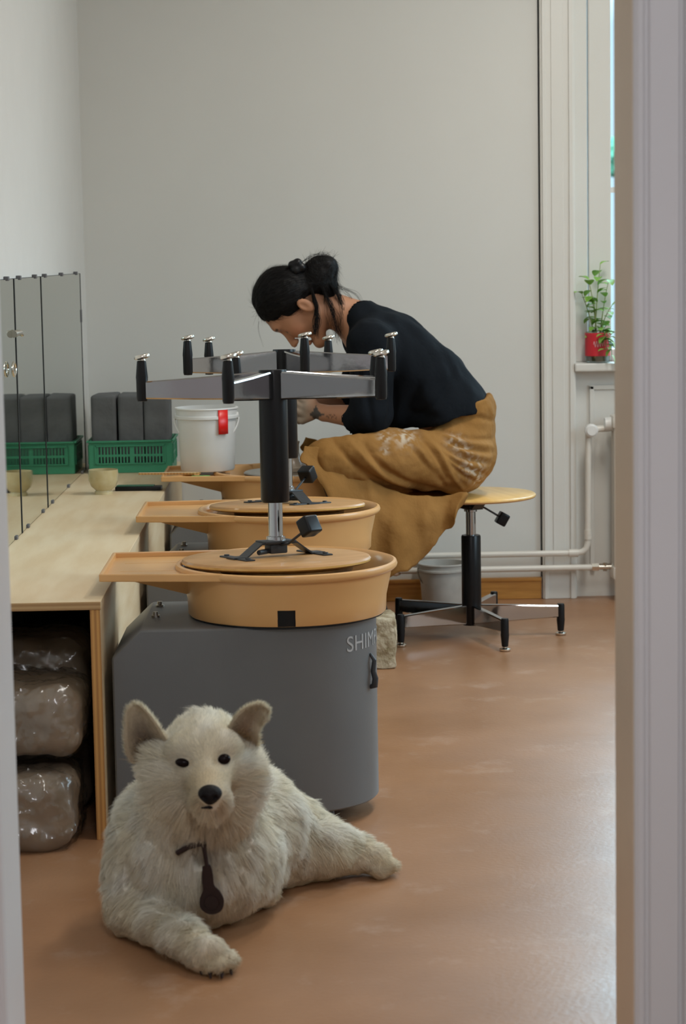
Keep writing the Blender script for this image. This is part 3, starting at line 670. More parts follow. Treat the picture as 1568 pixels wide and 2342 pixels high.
def ribbons(P, D0, D1, Ln, wd_, Nn, nseg=3, taper=.25, curl=0):
    """hair strands as tapering ribbons: roots P, root dir D0, tip dir D1"""
    n = len(P); S = unit(np.cross(D0, Nn+rng.normal(size=(n, 3))*.25)); flip = np.sum(np.cross(S, D0)*Nn, axis=1) < 0; S[flip] *= -1
    V = np.zeros((n, nseg+1, 2, 3)); p = P.copy(); ts = np.linspace(0, 1, nseg+1)
    for i, t in enumerate(ts):
        w = wd_*(1-(1-taper)*t)
        V[:, i, 0] = p-S*w[:, None]*.5; V[:, i, 1] = p+S*w[:, None]*.5
        d = D0*(1-t)+D1*t; d /= np.linalg.norm(d, axis=1)[:, None]+1e-9; p = p+d*(Ln/nseg)[:, None]
    base = np.arange(n)[:, None]*(nseg+1)*2+np.arange(nseg)[None, :]*2
    Q = np.stack([base, base+1, base+3, base+2], -1).reshape(-1, 4)
    return V.reshape(-1, 3), Q, np.repeat(Nn, (nseg+1)*2, axis=0)
def sample(V, Q, n, wfun=None):
    c = V[Q].mean(1); ar = np.linalg.norm(np.cross(V[Q[:, 2]]-V[Q[:, 0]], V[Q[:, 3]]-V[Q[:, 1]]), axis=1)
    if wfun is not None: ar = ar*wfun(c)
    i = rng.choice(len(Q), n, p=ar/ar.sum()); u, v = rng.random((2, n, 1))
    q = V[Q[i]]; P = (q[:, 0]*(1-u)+q[:, 1]*u)*(1-v)+(q[:, 3]*(1-u)+q[:, 2]*u)*v
    return P, i
def unit(a): return a/(np.linalg.norm(a, axis=-1, keepdims=True)+1e-9)

# ------------------------------------------------------------------ bags of clay inside the bench
def clay_bag(label, lo, hi, seed, tip=0):
    lo, hi = np.array(lo), np.array(hi); c = (lo+hi)/2; e = (hi-lo)/2
    f = Field(lo-.03, hi+.03, .005); f.rbox(c, e, .045)
    V, Q = f.mesh('b'); V = relax(V, Q, 1); N = vnorm(V, Q)
    nz = noise_at(V, 9, seed, 3); V1 = V+N*(.012*nz)[:, None]; V1[:, 2] = np.maximum(V1[:, 2], lo[2])
    t = thing('clay_bag', label, 'clay bag', (c[0], c[1], lo[2]), group='bags of clay under the bench'); off = np.array([c[0], c[1], lo[2]])
    link('clay_block', np_mesh('clay_block', V1-off, Q), M_clay, t, 'all')
    rn = 1-np.abs(noise_at(V, 20, seed+3, 4)*2); rn = np.clip(rn, -1, 1)**3; V2 = V+N*(.007+.012*nz+.007*rn+.002*noise_at(V, 90, 2, 2))[:, None]; V2[:, 2] = np.maximum(V2[:, 2], lo[2]-.001)
    link('plastic_wrap', np_mesh('plastic_wrap', V2-off, Q), M_wrap, t, True)
    return t
clay_bag('bottom front clay bag in clear plastic under the bench', (-.755, 4.60, 0), (-.515, 4.86, .165), 1)
clay_bag('upper front clay bag in clear plastic, resting on the bottom one', (-.755, 4.66, .190), (-.505, 4.90, .350), 5)
clay_bag('darker clay bag lying higher, behind the upper front one under the bench', (-.750, 4.96, .20), (-.515, 5.2, .405), 9)
clay_bag('rear clay bag on the floor deep inside the bench', (-.750, 4.96, .0), (-.515, 5.2, .175), 12)

# ------------------------------------------------------------------ the dog
def build_dog():
    t = thing('dog', 'cream shaggy dog lying on the floor in front, looking at the camera', 'dog', (-.2, 4.15, 0))
    off = np.array([-.2, 4.15, 0])
    f = Field((-.52, 3.68, -.02), (.26, 4.68, .50), .0055)
    # trunk
    f.cone((-.235, 4.09, .150), (-.14, 4.27, .140), .115, .112, 0); f.cone((-.14, 4.27, .140), (-.075, 4.40, .080), .112, .088, .05)
    f.ell((-.235, 4.06, .13), (.128, .11, .130), .05)
    f.ell((-.320, 4.10, .13), (.060, .09, .115), .05)           # shoulder, image left
    f.ell((-.15, 4.10, .12), (.068, .09, .11), .05)
    # neck with ruff and head
    f.cone((-.235, 4.07, .20), (-.198, 4.02, .33), .115, .083, .05)
    f.ell((-.205, 3.99, .275), (.100, .070, .075), .04)
    f.ell((-.196, 3.990, .366), (.064, .080, .060), .03)
    f.ell((-.256, 3.985, .318), (.047, .050, .048), .03); f.ell((-.134, 3.985, .320), (.045, .050, .048), .03)
    f.ell((-.282, 3.990, .350), (.030, .035, .034), .03); f.ell((-.228, 3.935, .377), (.030, .026, .022), .025); f.ell((-.160, 3.935, .381), (.030, .026, .022), .025)   # brows
    f.cone((-.190, 3.945, .340), (-.181, 3.842, .314), .047, .028, .028)
    f.cone((-.192, 3.94, .302), (-.183, 3.852, .288), .038, .020, .010)
    f.ell((-.196, 3.856, .300), (.018, .020, .017), .012); f.ell((-.166, 3.856, .300), (.018, .020, .017), .012)   # flews
    for ex, ez in ((-.2315, .356), (-.158, .362)): f.ell((ex, 3.885, ez), (.016, .022, .010), .012, cut=True)
    # near foreleg stretched across the front
    f.cone((-.330, 4.08, .12), (-.340, 4.03, .050), .056, .047, .04); f.cone((-.340, 4.02, .048), (-.235, 3.865, .038), .049, .032, .03)
    f.cone((-.245, 3.865, .038), (-.190, 3.795, .032), .033, .033, .02)
    for k, (dx, dy) in enumerate(((-.026, .012), (-.010, -.006), (.010, -.008), (.026, .008))):
        f.ell((-.176+dx*.9-.004*k*0, 3.778+dy, .020), (.0135, .021, .017), .006)
    # other foreleg folded under the chest
    f.cone((-.14, 4.12, .11), (-.118, 4.185, .05), .066, .05, .04); f.cone((-.118, 4.185, .046), (-.225, 4.05, .034), .046, .034, .025); f.cone((-.225, 4.05, .034), (-.285, 3.985, .028), .033, .030, .02)
    # hindquarters: near thigh, stifle, shank, hock and paw stretched to the right
    f.ell((-.060, 4.365, .080), (.092, .085, .085), .05); f.ell((-.085, 4.330, .055), (.070, .060, .058), .04)
    f.cone((-.03, 4.36, .080), (.030, 4.35, .058), .064, .050, .04)
    f.cone((.030, 4.36, .066), (.085, 4.385, .048), .052, .036, .03); f.cone((.085, 4.385, .046), (.132, 4.375, .034), .035, .032, .02)
    for dx, dy in ((-.004, -.024), (.014, -.012), (.018, .006), (.008, .022)): f.ell((.138+dx, 4.375+dy, .022), (.021, .0125, .019), .006)
    # far hind leg and tail tucked behind
    f.ell((-.04, 4.46, .06), (.08, .07, .062), .04); f.cone((-.02, 4.50, .05), (-.13, 4.52, .045), .045, .035, .03)
    f.cone((-.09, 4.53, .05), (-.22, 4.50, .04), .035, .03, .03); f.cone((-.22, 4.50, .04), (-.33, 4.40, .035), .030, .018, .03)
    f.half((0, 0, .001), (0, 0, -1))
    V, Q = f.mesh('dog'); V = relax(V, Q, 1)
    N = vnorm(V, Q)
    head = np.clip((V[:, 2]-.27)/.05, 0, 1)*np.clip((4.08-V[:, 1])/.05, 0, 1)
    nz = noise_at(V, 22, 3, 3); rf = np.exp(-np.sum(((V-np.array([-.22, 4.0, .19]))/np.array([.15, .16, .12]))**2, axis=1))*(1-head)
    rd = .5-np.abs(noise_at(V*np.array([1, 1, .5]), 34, 9, 2))*2.4; V = V+N*(nz*(.008-.0065*head)+rd*.013*rf+.003*(1-head)*noise_at(V, 60, 5, 2))[:, None]; V[:, 2] = np.maximum(V[:, 2], .0005)
    NOSE = np.array([-.181, 3.815, .316])
    cream = np.array([.84, .77, .61]); yel = np.array([.66, .50, .28]); pale = np.array([.90, .87, .78])
    def tintf(P, nz_):
        k = np.clip(nz_*.9+.35, 0, 1)[:, None]; col = cream*(1-k)+pale*k
        y = np.exp(-np.sum((P-np.array([-.185, 3.88, .325]))**2/np.array([.05, .09, .045])**2, axis=1))*.75
        y = np.maximum(y, .65*np.exp(-((P[:, 2])/.06)**2)); y = np.maximum(y, .5*np.exp(-np.sum((P-np.array([-.2, 3.93, .26]))**2, axis=1)/.07**2))
        st = .9*np.exp(-np.sum((P-np.array([-.212, 3.905, .352]))**2, axis=1)/.013**2); y = np.maximum(y, st)
        y = np.clip(y, 0, .9)[:, None]; col = col*(1-y)+yel*y
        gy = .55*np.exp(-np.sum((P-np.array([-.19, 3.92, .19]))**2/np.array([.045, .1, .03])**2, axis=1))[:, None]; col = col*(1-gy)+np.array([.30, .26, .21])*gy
        return col
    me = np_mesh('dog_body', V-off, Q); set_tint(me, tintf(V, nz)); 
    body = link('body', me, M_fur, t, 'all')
    # ---- ears
    def ear(cl, wds, yoff, conc, fold=0):
        cl = spline(cl, 15); wds = np.interp(np.linspace(0, 1, 15), np.linspace(0, 1, len(wds)), wds); rows = []
        for i in range(15):
            tg = cl[min(i+1, 14)]-cl[max(i-1, 0)]; sd = unit(np.cross(tg, np.array([0, 1, 0.])))
            rows.append([cl[i]+sd*wds[i]*s_+np.array([0, conc*(1-s_*s_)*(1-i/15*.6), 0]) for s_ in np.linspace(-1, 1, 13)])
        G = np.array(rows); Vf = G.reshape(-1, 3); Vb = Vf+np.array([0, .007, 0]); Vb[:, :] += 0
        q = []
        for i in range(14):
            for j in range(12): a = i*13+j; q.append((a, a+1, a+14, a+13))
        n = len(Vf); q2 = [(d+n, c+n, b+n, a+n) for a, b, c, d in q]
        bd = [i*13 for i in range(15)]+[14*13+j for j in range(1, 13)]+[i*13+12 for i in range(13, -1, -1)]
        q3 = [(bd[k], bd[k+1], bd[k+1]+n, bd[k]+n) for k in range(len(bd)-1)]
        Va = np.concatenate([Vf, Vb]); Qa = np.array(q+q2+q3)[:, ::-1]; u_ = np.tile(np.linspace(-1, 1, 13), 15); tt = np.repeat(np.linspace(0, 1, 15), 13)
        return Va, Qa, u_, tt
    pl = lambda x, y, Y: np.array(at(x, y, Y))
    ears = [ear([pl(345, 1738, 3.975), pl(332, 1700, 3.96), pl(318, 1655, 3.955), pl(303, 1616, 3.955)], [.034, .041, .034, .0245, .010], 0, .022),
            ear([pl(550, 1712, 3.98), pl(556, 1675, 3.965), pl(572, 1646, 3.965), pl(594, 1634, 3.955), pl(612, 1638, 3.945)], [.028, .030, .0255, .022, .019, .009], 0, .014)]
    furV, furQ, furN, furC = [], [], [], []; nv = 0
    def addfur(P, D0, D1, L, w, Nn, col, nseg=3):
        nonlocal nv
        a, b, c = ribbons(P, D0, D1, L, w, Nn, nseg); furV.append(a); furQ.append(b+nv); furN.append(c); furC.append(np.repeat(col, (nseg+1)*2, axis=0)); nv += len(a)
    for ei, (Va, Qa, u_, tt) in enumerate(ears):
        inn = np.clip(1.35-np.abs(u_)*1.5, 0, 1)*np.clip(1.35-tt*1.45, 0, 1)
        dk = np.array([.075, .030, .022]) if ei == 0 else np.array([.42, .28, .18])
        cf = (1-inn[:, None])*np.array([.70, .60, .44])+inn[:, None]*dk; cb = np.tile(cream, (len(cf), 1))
        me = np_mesh('ear', Va-off, Qa); set_tint(me, np.concatenate([cf, cb])); link('ear', me, M_fur, t, 'all')
        Nf = vnorm(Va, Qa); P, i = sample(Va, Qa, 9000); Cc = np.concatenate([cf, cb])[Qa[i][:, 0]]; front = np.ones(len(P))
        Nn = unit(Nf[Qa[i]].mean(1)); dr = unit(Va[14*13+6]-Va[6]); D = unit(dr+Nn*.35+rng.normal(size=P.shape)*.25)
        addfur(P, unit(D+Nn*.3), D, rng.uniform(.005, .011, len(P)), np.full(len(P), .0008), Nn, Cc*rng.uniform(.88, 1.08, (len(P), 1)), 2)
        # rim tufts at the ear base
        P, i = sample(Va, Qa, 1200, lambda c: np.exp(-np.linalg.norm(c-Va[6], axis=1)**2/.022**2)); Nn = unit(Nf[Qa[i]].mean(1))
        D = unit(dr*.7+rng.normal(size=P.shape)*.4+np.array([0, -.4, 0])); addfur(P, D, unit(D+np.array([0, 0, -.5])), rng.uniform(.012, .026, len(P)), np.full(len(P), .0008), Nn, np.tile(yel*1.05, (len(P), 1)))
    # ---- fur
    def lens(P):
        L = np.full(len(P), .026)
        hd = np.clip((P[:, 2]-.285)/.04, 0, 1)*np.clip((4.03-P[:, 1])/.06, 0, 1)
        dn = np.linalg.norm((P-np.array([-.19, 3.86, .34]))/np.array([1, 1.0, 1]), axis=1)
        sd = np.clip((np.abs(P[:, 0]+.195)-.055)/.03, 0, 1)*np.clip((.39-P[:, 2])/.03, 0, 1); L = L*(1-hd)+hd*(np.clip(.004+.10*np.clip(dn-.035, 0, 1), .004, .010)+.020*sd)
        ruff = np.exp(-np.sum((P-np.array([-.21, 3.98, .22]))**2/np.array([.13, .12, .09])**2, axis=1)); L = L+ruff*.016*(1-hd)
        low = np.exp(-(P[:, 2]/.07)**2); L = L*(1-low)+low*.014
        pw = np.exp(-np.sum((P-np.array([-.18, 3.79, .03]))**2, axis=1)/.06**2)+np.exp(-np.sum((P-np.array([.13, 4.375, .03]))**2, axis=1)/.05**2); L = L*(1-np.clip(pw, 0, 1))+np.clip(pw, 0, 1)*.008
        crown = np.exp(-np.sum((P-np.array([-.20, 4.02, .415]))**2, axis=1)/.03**2); return L+crown*.016
    n = 190000
    P, i = sample(V, Q, n, lambda c: np.where(c[:, 2] < .006, .0, 1)*(1+2.2*np.exp(-np.sum((c-np.array([-.19, 3.9, .34]))**2, axis=1)/.09**2))*np.where(c[:, 1] > 4.5, .5, 1))
    Nn = unit(N[Q[i]].mean(1))
    eyes = [np.array([-.2315, 3.905, .356]), np.array([-.158, 3.905, .362])]
    keep = ~((np.abs(P[:, 0]+.182) < .014) & (P[:, 1] < 3.86) & (np.abs(P[:, 2]-(.294-.22*np.abs(P[:, 0]+.182))) < .003))
    keep &= np.linalg.norm((P-NOSE)/np.array([1, 1, 1.0]), axis=1) > .024
    for e in eyes: keep &= np.linalg.norm((P-e)/np.array([1.25, 1.6, .8]), axis=1) > .0135
    P, Nn, nzz = P[keep], Nn[keep], nz[Q[i][:, 0]][keep]
    L = lens(P)*rng.uniform(.7, 1.25, len(P))
    flow = unit(P-NOSE); g = np.clip((.30-P[:, 2])/.1, 0, 1)[:, None]; flow = unit(flow+np.array([0, 0, -1.0])*g*1.1)
    cl = np.stack([noise_at(P, 34, o, 2) for o in (1, 11, 21)], 1)
    flow = unit(flow+cl*.55); T = flow-Nn*np.sum(flow*Nn, axis=1, keepdims=True); T = unit(T)
    D0 = unit(T*.9+Nn*.4+rng.normal(size=P.shape)*.10); D1 = unit(T+Nn*.10+cl*.45+rng.normal(size=P.shape)*.10+np.array([0, 0, -.15]))
    D0[:, 2] = np.where((P[:, 2] < .03) & (D0[:, 2] < 0), D0[:, 2]*.1, D0[:, 2]); D1[:, 2] = np.where(P[:, 2] < .05, np.maximum(D1[:, 2], -.15), D1[:, 2])
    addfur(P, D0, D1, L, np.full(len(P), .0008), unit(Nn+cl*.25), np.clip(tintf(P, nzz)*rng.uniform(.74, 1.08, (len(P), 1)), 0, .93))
    FV, FQ, FN, FC = np.concatenate(furV), np.concatenate(furQ), np.concatenate(furN), np.concatenate(furC)
    FV[:, 2] = np.maximum(FV[:, 2], .0006)
    me = np_mesh('fur', FV-off, FQ); set_tint(me, FC); me.polygons.foreach_set('use_smooth', [True]*len(me.polygons))
    me.normals_split_custom_set_from_vertices(unit(FN)); me.materials.append(M_fur); o = bpy.data.objects.new('fur', me); C.objects.link(o); o.parent = t; o['kind'] = 'stuff'
    # ---- nose, eyes, claws
    g = Field((-.215, 3.78, .27), (-.145, 3.87, .36), .0018)
    g.ell((-.181, 3.825, .319), (.0215, .017, .0150), .004); g.cone((-.181, 3.822, .316), (-.181, 3.832, .298), .016, .007, .008)
    g.ell((-.1905, 3.808, .315), (.0045, .006, .0035), .002, cut=True); g.ell((-.1715, 3.808, .315), (.0042, .006, .0035), .002, cut=True)
    g.cone((-.181, 3.806, .308), (-.181, 3.812, .293), .0012, .0012, .001, cut=True)
    a, b = g.mesh('n'); link('nose', np_mesh('nose', a-off, b), M_nose, t, 'all')
    g = Field((-.22, 3.80, .26), (-.14, 3.90, .32), .002); g.cone((-.197, 3.834, .2905), (-.182, 3.824, .2945), .002, .004, .002); g.cone((-.182, 3.824, .2945), (-.166, 3.834, .2910), .004, .002, .002)
    a, b = g.mesh('n'); link('lips', np_mesh('lips', a-off, b), M_nose, t, 'all')
    for k, (ex, ez) in enumerate(((-.2315, .3555), (-.158, .3615))):
        y = min(f.surf_y(ex+dx, ez, 3.8, 4.0) for dx in (-.008, 0, .008))
        bm = bmesh.new(); bmesh.ops.create_uvsphere(bm, u_segments=20, v_segments=14, radius=1)
        for v_ in bm.verts: v_.co = Vector((v_.co.x*(.0160, .0125)[k], v_.co.y*.010, v_.co.z*(.0088, .0100)[k]))
        o = obj('eye', bm, M_eye, t); o.location = (ex-off[0], y+.003-off[1], ez); o.rotation_euler = (0, (-.12, .15)[k]*-1, 0)
    for k, (dx, dy) in enumerate(((-.027, -.004), (-.010, -.024), (.010, -.026), (.026, -.008))):
        bm = bmesh.new(); x, y = -.176+dx, 3.778+dy
        tube(bm, [(x-off[0], y+.006-off[1], .013), (x-off[0]+.001, y-.002-off[1], .010), (x-off[0]+.002, y-.007-off[1], .004)], [.0042, .0036, .0015], 8); obj('claw', bm, M_leather, t)
    # ---- collar and hanging leather tag
    col = []
    sy = lambda x, z: f.surf_y(x, z, 3.75, 4.2)
    pts = [(x, z) for x, z in ((-.248, .182), (-.228, .193), (-.208, .199), (-.198, .197))]
    bm = bmesh.new(); cp = [Vector((x-off[0], sy(x, z)-.016-off[1], z)) for x, z in pts]
    tube(bm, [cp[0]+Vector((0, .02, -.004))]+cp+[cp[-1]+Vector((.01, .02, .004))], .0052, 8); cc = obj('collar', bm, M_leather, t)
    x0, z0_ = -.200, .199; y0 = min(sy(x, z) for x in (-.2, -.19, -.17) for z in (.10, .15, .2))-.022-off[1]
    bm = bmesh.new(); tube(bm, [(x0-off[0], y0, z0_), (x0-off[0]+.003, y0-.003, z0_-.020), (x0-off[0]+.006, y0-.003, z0_-.045)], .0040, 8); obj('tag_strap', bm, M_leather, cc)
    bm = bmesh.new(); xx = x0-off[0]+.006
    ZT = -.010
    outl = [(xx-.009, .175), (xx+.005, .178), (xx+.010, .160), (xx+.012, .140), (xx+.022, .128), (xx+.029, .112), (xx+.026, .095), (xx+.014, .086), (xx-.002, .087), (xx-.014, .098), (xx-.015, .115), (xx-.009, .130), (xx-.010, .150)]
    sp = spline([(a, 0, b) for a, b in outl+outl[:1]], 60)[:-1]
    va = [bm.verts.new((p[0], y0-.006, p[2]-.008+ZT)) for p in sp]; vb = [bm.verts.new((p[0], y0, p[2]-.008+ZT)) for p in sp]
    bm.faces.new(va); bm.faces.new(vb[::-1])
    for k in range(len(va)): bm.faces.new((va[k], va[(k+1) % len(va)], vb[(k+1) % len(va)], vb[k]))
    lathe(bm, [(0, 0), (.014, 0), (.013, .003), (0, .0035)], 24, M=Matrix.Translation((xx+.0065, y0-.006, .090)) @ Matrix.Rotation(PI/2, 4, 'X'))
    obj('leather_tag', bm, M_leather, cc, label='dark brown round-ended leather tag')
    return t
build_dog()

# ------------------------------------------------------------------ the person at the farthest wheel
def PX(V):      # image position of points, used only to lay out fold lines on the cloth
    d = V-np.array([0, 0, CAM_H]); z = d@FW; return np.stack([784+F_PX*(d@RT)/z, 1171-F_PX*(d@UP)/z], 1)
def fold_disp(V, N, folds):
    p = PX(V); out = np.zeros(len(V)); near = np.clip(-N[:, 1]*2.5+.3, 0, 1)
    for pts, w, dp in folds:
        s_ = spline([(a, b, 0) for a, b in pts], 24)[:, :2]; best = np.full(len(V), 1e9); tt = np.zeros(len(V))
        for k in range(len(s_)-1):
            a, b = s_[k], s_[k+1]; ab = b-a; t = np.clip(((p-a)@ab)/(ab@ab), 0, 1); d = np.linalg.norm(p-a-t[:, None]*ab, axis=1); m_ = d < best; best[m_] = d[m_]; tt[m_] = (k+t[m_])/(len(s_)-1)
        out += dp*np.exp(-(best/w)**2)*np.sin(PI*np.clip(tt*.9+.05, 0, 1))**.6
    return V+N*(out*near)[:, None]
def build_person():
    P = lambda x, y, Y=7.15: np.array(at(x, y, Y))
    t = thing('person', 'person in black t-shirt and brown canvas trousers bent over the far wheel', 'person', (.5, 7.15, 0)); off = np.array([.5, 7.15, 0])
    F_ = unit(np.array([-.40, 0, -.915])); U_ = unit(np.array([-.915, 0, .40])); S_ = np.array([0, 1., 0]); Cc = P(655, 690)
    hp = lambda f_, u_, s_=0: Cc+F_*f_+U_*u_+S_*s_
    AX = [F_, U_, S_]
    f = Field((-.26, 6.66, 0), (.76, 7.66, 1.34), .0052)
    f.ell(hp(-.004, .010), (.094, .086, .075), 0, AX); f.ell(hp(.034, -.045), (.064, .088, .060), .03, AX)
    for s_ in (-1, 1):
        f.cone(hp(-.005, -.105, .045*s_), hp(.070, -.148, .016*s_), .022, .018, .03); f.ell(hp(.060, -.070, .034*s_), (.026, .030, .022), .025, AX)
    f.ell(hp(.078, -.150), (.020, .017, .020), .02, AX)
    f.cone(hp(.090, .0, -.032), hp(.090, .0, .032), .012, .012, .02)
    f.cone(hp(.092, -.030), hp(.118, -.076), .009, .0115, .012)
    for s_ in (-1, 1): f.ell(hp(.106, -.080, .011*s_), (.010, .008, .008), .006, AX)
    for s_ in (-1, 1): f.ell(hp(.100, -.030, .031*s_), (.010, .012, .017), .012, AX, cut=True); f.ell(hp(.078, -.031, .031*s_), (.014, .011, .015), .003, AX)
    f.cone(hp(.098, -.106, -.018), hp(.098, -.106, .018), .008, .008, .008); f.cone(hp(.095, -.119, -.015), hp(.095, -.119, .015), .009, .009, .004)
    for s_ in (-1, 1):
        f.ell(hp(-.015, -.062, .079*s_), (.020, .033, .011), .006, AX); f.ell(hp(-.010, -.056, .090*s_), (.010, .019, .007), .004, AX, cut=True)
    # neck, trunk, pelvis
    N1 = P(812, 728); f.cone(hp(-.028, -.085), N1, .056, .060, .03)
    v = np.array([.63, 0, .77])
    T = [P(850, 775), P(905, 812), P(960, 866), P(1005, 930), P(1048, 1030)]
    f.cone(T[0], T[1], .12, .145, .04, (v, .66)); f.cone(T[1], T[2], .145, .14, .03, (v, .68)); f.cone(T[2], T[3], .14, .125, .03, (v, .7)); f.cone(T[3], T[4], .115, .115, .03, (v, .74))
    arms = {}
    for s_, sh, el, wr in ((-1, P(850, 785, 6.99), P(836, 955, 6.93), P(742, 945, 7.05)), (1, P(855, 778, 7.32), P(800, 940, 7.42), P(716, 915, 7.26))):
        f.cone(T[0], sh, .06, .055, .04); f.cone(sh, el, .050, .041, .02); f.cone(el, wr, .041, .0265, .012)
        arms[s_] = wr
    # hands: palm, four bent fingers and a thumb each, closing on the clay
    def hand(wr, pc, fdir, side, nrm, curl):
        fdir, side, nrm = unit(np.array(fdir, float)), unit(np.array(side, float)), unit(np.array(nrm, float))
        pc = np.array(pc); f.cone(wr, pc, .024, .028, .012, (nrm, .62)); kn = pc+fdir*.030
        for k, (o_, L_) in enumerate(((-.030, .066), (-.010, .076), (.010, .070), (.029, .055))):
            a = kn+side*o_; b = a+fdir*L_*.45+nrm*curl*.008; c = b+unit(fdir*.75+nrm*curl*.7)*L_*.32; d = c+unit(fdir*.25+nrm*curl)*L_*.25
            f.cone(pc+side*o_*.7, a, .013, .0105, .006); f.cone(a, b, .0098, .0088, .0025); f.cone(b, c, .0088, .0080, .002); f.cone(c, d, .0080, .0070, .002)
        a = pc-side*.020-fdir*.012; b = a-side*.030+fdir*.018+nrm*curl*.010; c = b+fdir*.030-side*.004+nrm*curl*.012
        f.cone(a, b, .0145, .0115, .006); f.cone(b, c, .0112, .0085, .003)
    hand(arms[-1], P(712, 935, 7.08), (-.75, .25, .45), (.45, .1, .85), (-.2, .95, .1), 1)
    hand(arms[1], P(694, 920, 7.20), (-.6, -.35, -.25), (-.3, .0, .9), (-.2, -.9, .0), 1)
    # legs and feet
    for s_, hip, kn, an, toe in ((-1, P(1045, 1055, 7.04), P(752, 1056, 6.865), np.array([.225, 6.88, .125]), np.array([.06, 6.85, .030])), (1, P(1045, 1055, 7.28), P(728, 1050, 7.47), np.array([.02, 7.49, .09]), np.array([-.13, 7.48, .035]))):
        f.cone(hip, kn, .072, .044, .03); f.cone(kn, an, .044, .034, .02); f.cone(an-np.array([0, 0, .04]), toe, .036, .028, .02)
    f.half((0, 0, .003), (0, 0, -1))
    V, Q = f.mesh('p'); V = relax(V, Q, 1, .4)
    col = np.tile(np.array([.47, .225, .125]), (len(V), 1))
    px = PX(V); nr = V[:, 1] < 7.2
    hd = (px[:, 0] < 770) & (px[:, 1] > 850) & (V[:, 2] > .6); k = np.clip((735-px[:, 0])/40, 0, 1)[:, None]*hd[:, None]; col = col*(1-k)+np.array([.30, .23, .17])*k
    dx, dy = np.abs(px[:, 0]-722)/20, np.abs(px[:, 1]-948)/26; star = (dx**.62+dy**.62 < 1) & (V[:, 1] < 7.12) & hd; col[star] = (.06, .05, .045)
    for q_ in range(9):
        lx, ly = 748+q_*3.2, 953+3*math.sin(q_*2.3); lt = (np.hypot(px[:, 0]-lx, px[:, 1]-ly) < 2.2) & (V[:, 1] < 7.1) & hd; col[lt] *= .45
    cheek = np.exp(-np.sum((V-hp(.07, -.065, -.04))**2, axis=1)/.022**2)[:, None]*.5; col = col*(1-cheek)+np.array([.55, .17, .10])*cheek
    lipm = np.exp(-np.sum((V-hp(.105, -.112))**2, axis=1)/.014**2)[:, None]; col = col*(1-lipm)+np.array([.36, .11, .08])*lipm
    brow = np.zeros(len(V))
    for s_ in (-1, 1): brow = np.maximum(brow, np.exp(-(((V-hp(.097, -.006, .032*s_))@F_)**2/.012**2+((V-hp(.097, -.006, .032*s_))@U_)**2/.005**2+((V-hp(.097, -.006, .032*s_))@S_)**2/.018**2)))
    brow = (brow > .45)[:, None]*.85; col = col*(1-brow)+np.array([.03, .02, .015])*brow
    lash = np.zeros(len(V))
    for s_ in (-1, 1): q = V-hp(.092, -.038, .031*s_); lash = np.maximum(lash, np.exp(-((q@U_)**2/.0045**2+(q@S_)**2/.014**2+(q@F_)**2/.012**2)))
    lash = (lash > .5)[:, None]*.7; col = col*(1-lash)+np.array([.04, .02, .015])*lash
    shoe = (V[:, 2] < .115); trz = (V[:, 2] < .66) & (V[:, 0] > -.1) & ~shoe & ((px[:, 1] > 1000)|(V[:, 0] > .3)); col[trz] = (.02, .018, .017); col[shoe] = (.025, .027, .035)
    ms = mat('skin_tinted', (.5, .25, .15), .5, bump=.04, bscale=120); a = ms.node_tree.nodes.new('ShaderNodeAttribute'); a.attribute_name = 'tint'; ms.node_tree.links.new(a.outputs['Color'], ms.node_tree.nodes['Principled BSDF'].inputs['Base Color'])
    me = np_mesh('body', V-off, Q); set_tint(me, col); link('body', me, ms, t, 'all')
    # ---- t-shirt
    g = Field((.0, 6.72, .55), (.72, 7.60, 1.28), .006)
    v = np.array([.63, 0, .77])
    g.cone(P(838, 748), P(905, 806), .105, .165, .03, (v, .72)); g.cone(P(905, 806), P(962, 862), .165, .162, .03, (v, .74)); g.cone(P(962, 862), P(1014, 925), .162, .158, .03, (v, .80)); g.cone(P(1014, 925), P(1048, 1000), .158, .16, .03, (v, .80))
    g.ell(P(905, 905), (.12, .14, .12), .05)
    for s_, sh, el, we in ((-1, P(848, 788, 6.98), P(846, 945, 6.94), P(812, 962, 6.97)), (1, P(855, 780, 7.33), P(812, 930, 7.41), P(785, 935, 7.38))):
        g.cone(P(850, 775), sh, .075, .075, .04); g.cone(sh, el, .080, .068, .03); g.cone(el, we, .066, .050, .02)
        g.cone(we+unit(we-el)*.012, we+unit(we-el)*.09, .040, .050, .004, cut=True)
    g.cone(hp(-.02, -.07), P(812, 728), .062, .066, .004, cut=True)
    A, B = P(830, 1001), P(1108, 934); nn = np.array([(B-A)[2], 0, -(B-A)[0]]); g.half(A, nn)
    V, Q = g.mesh('s'); V = relax(V, Q, 1); N = vnorm(V, Q); V = V+N*(noise_at(V*np.array([1, 1, .6]), 11, 4, 2)*.011)[:, None]
    V = fold_disp(V, N, [([(860, 800), (840, 880), (850, 970)], 9, -.010), ([(880, 830), (900, 910), (890, 980)], 10, -.012), ([(960, 880), (940, 940), (1000, 955)], 10, -.010), ([(1040, 850), (1000, 920), (930, 960)], 9, -.008), ([(800, 800), (820, 850), (812, 910)], 8, -.008)])
    link('t_shirt', np_mesh('t_shirt', V-off, Q), M_shirt, t, 'all')
    # ---- canvas trousers
    g = Field((-.08, 6.66, .38), (.74, 7.64, .90), .006)
    g.ell(P(1047, 1032), (.124, .175, .135), 0); g.cone(P(1050, 990), P(1066, 940), .15, .135, .04, (np.array([1., 0, .1]), .70))
    A, B = P(1000, 943), P(1140, 891); g.half(A, (-(B-A)[2], 0, (B-A)[0]))
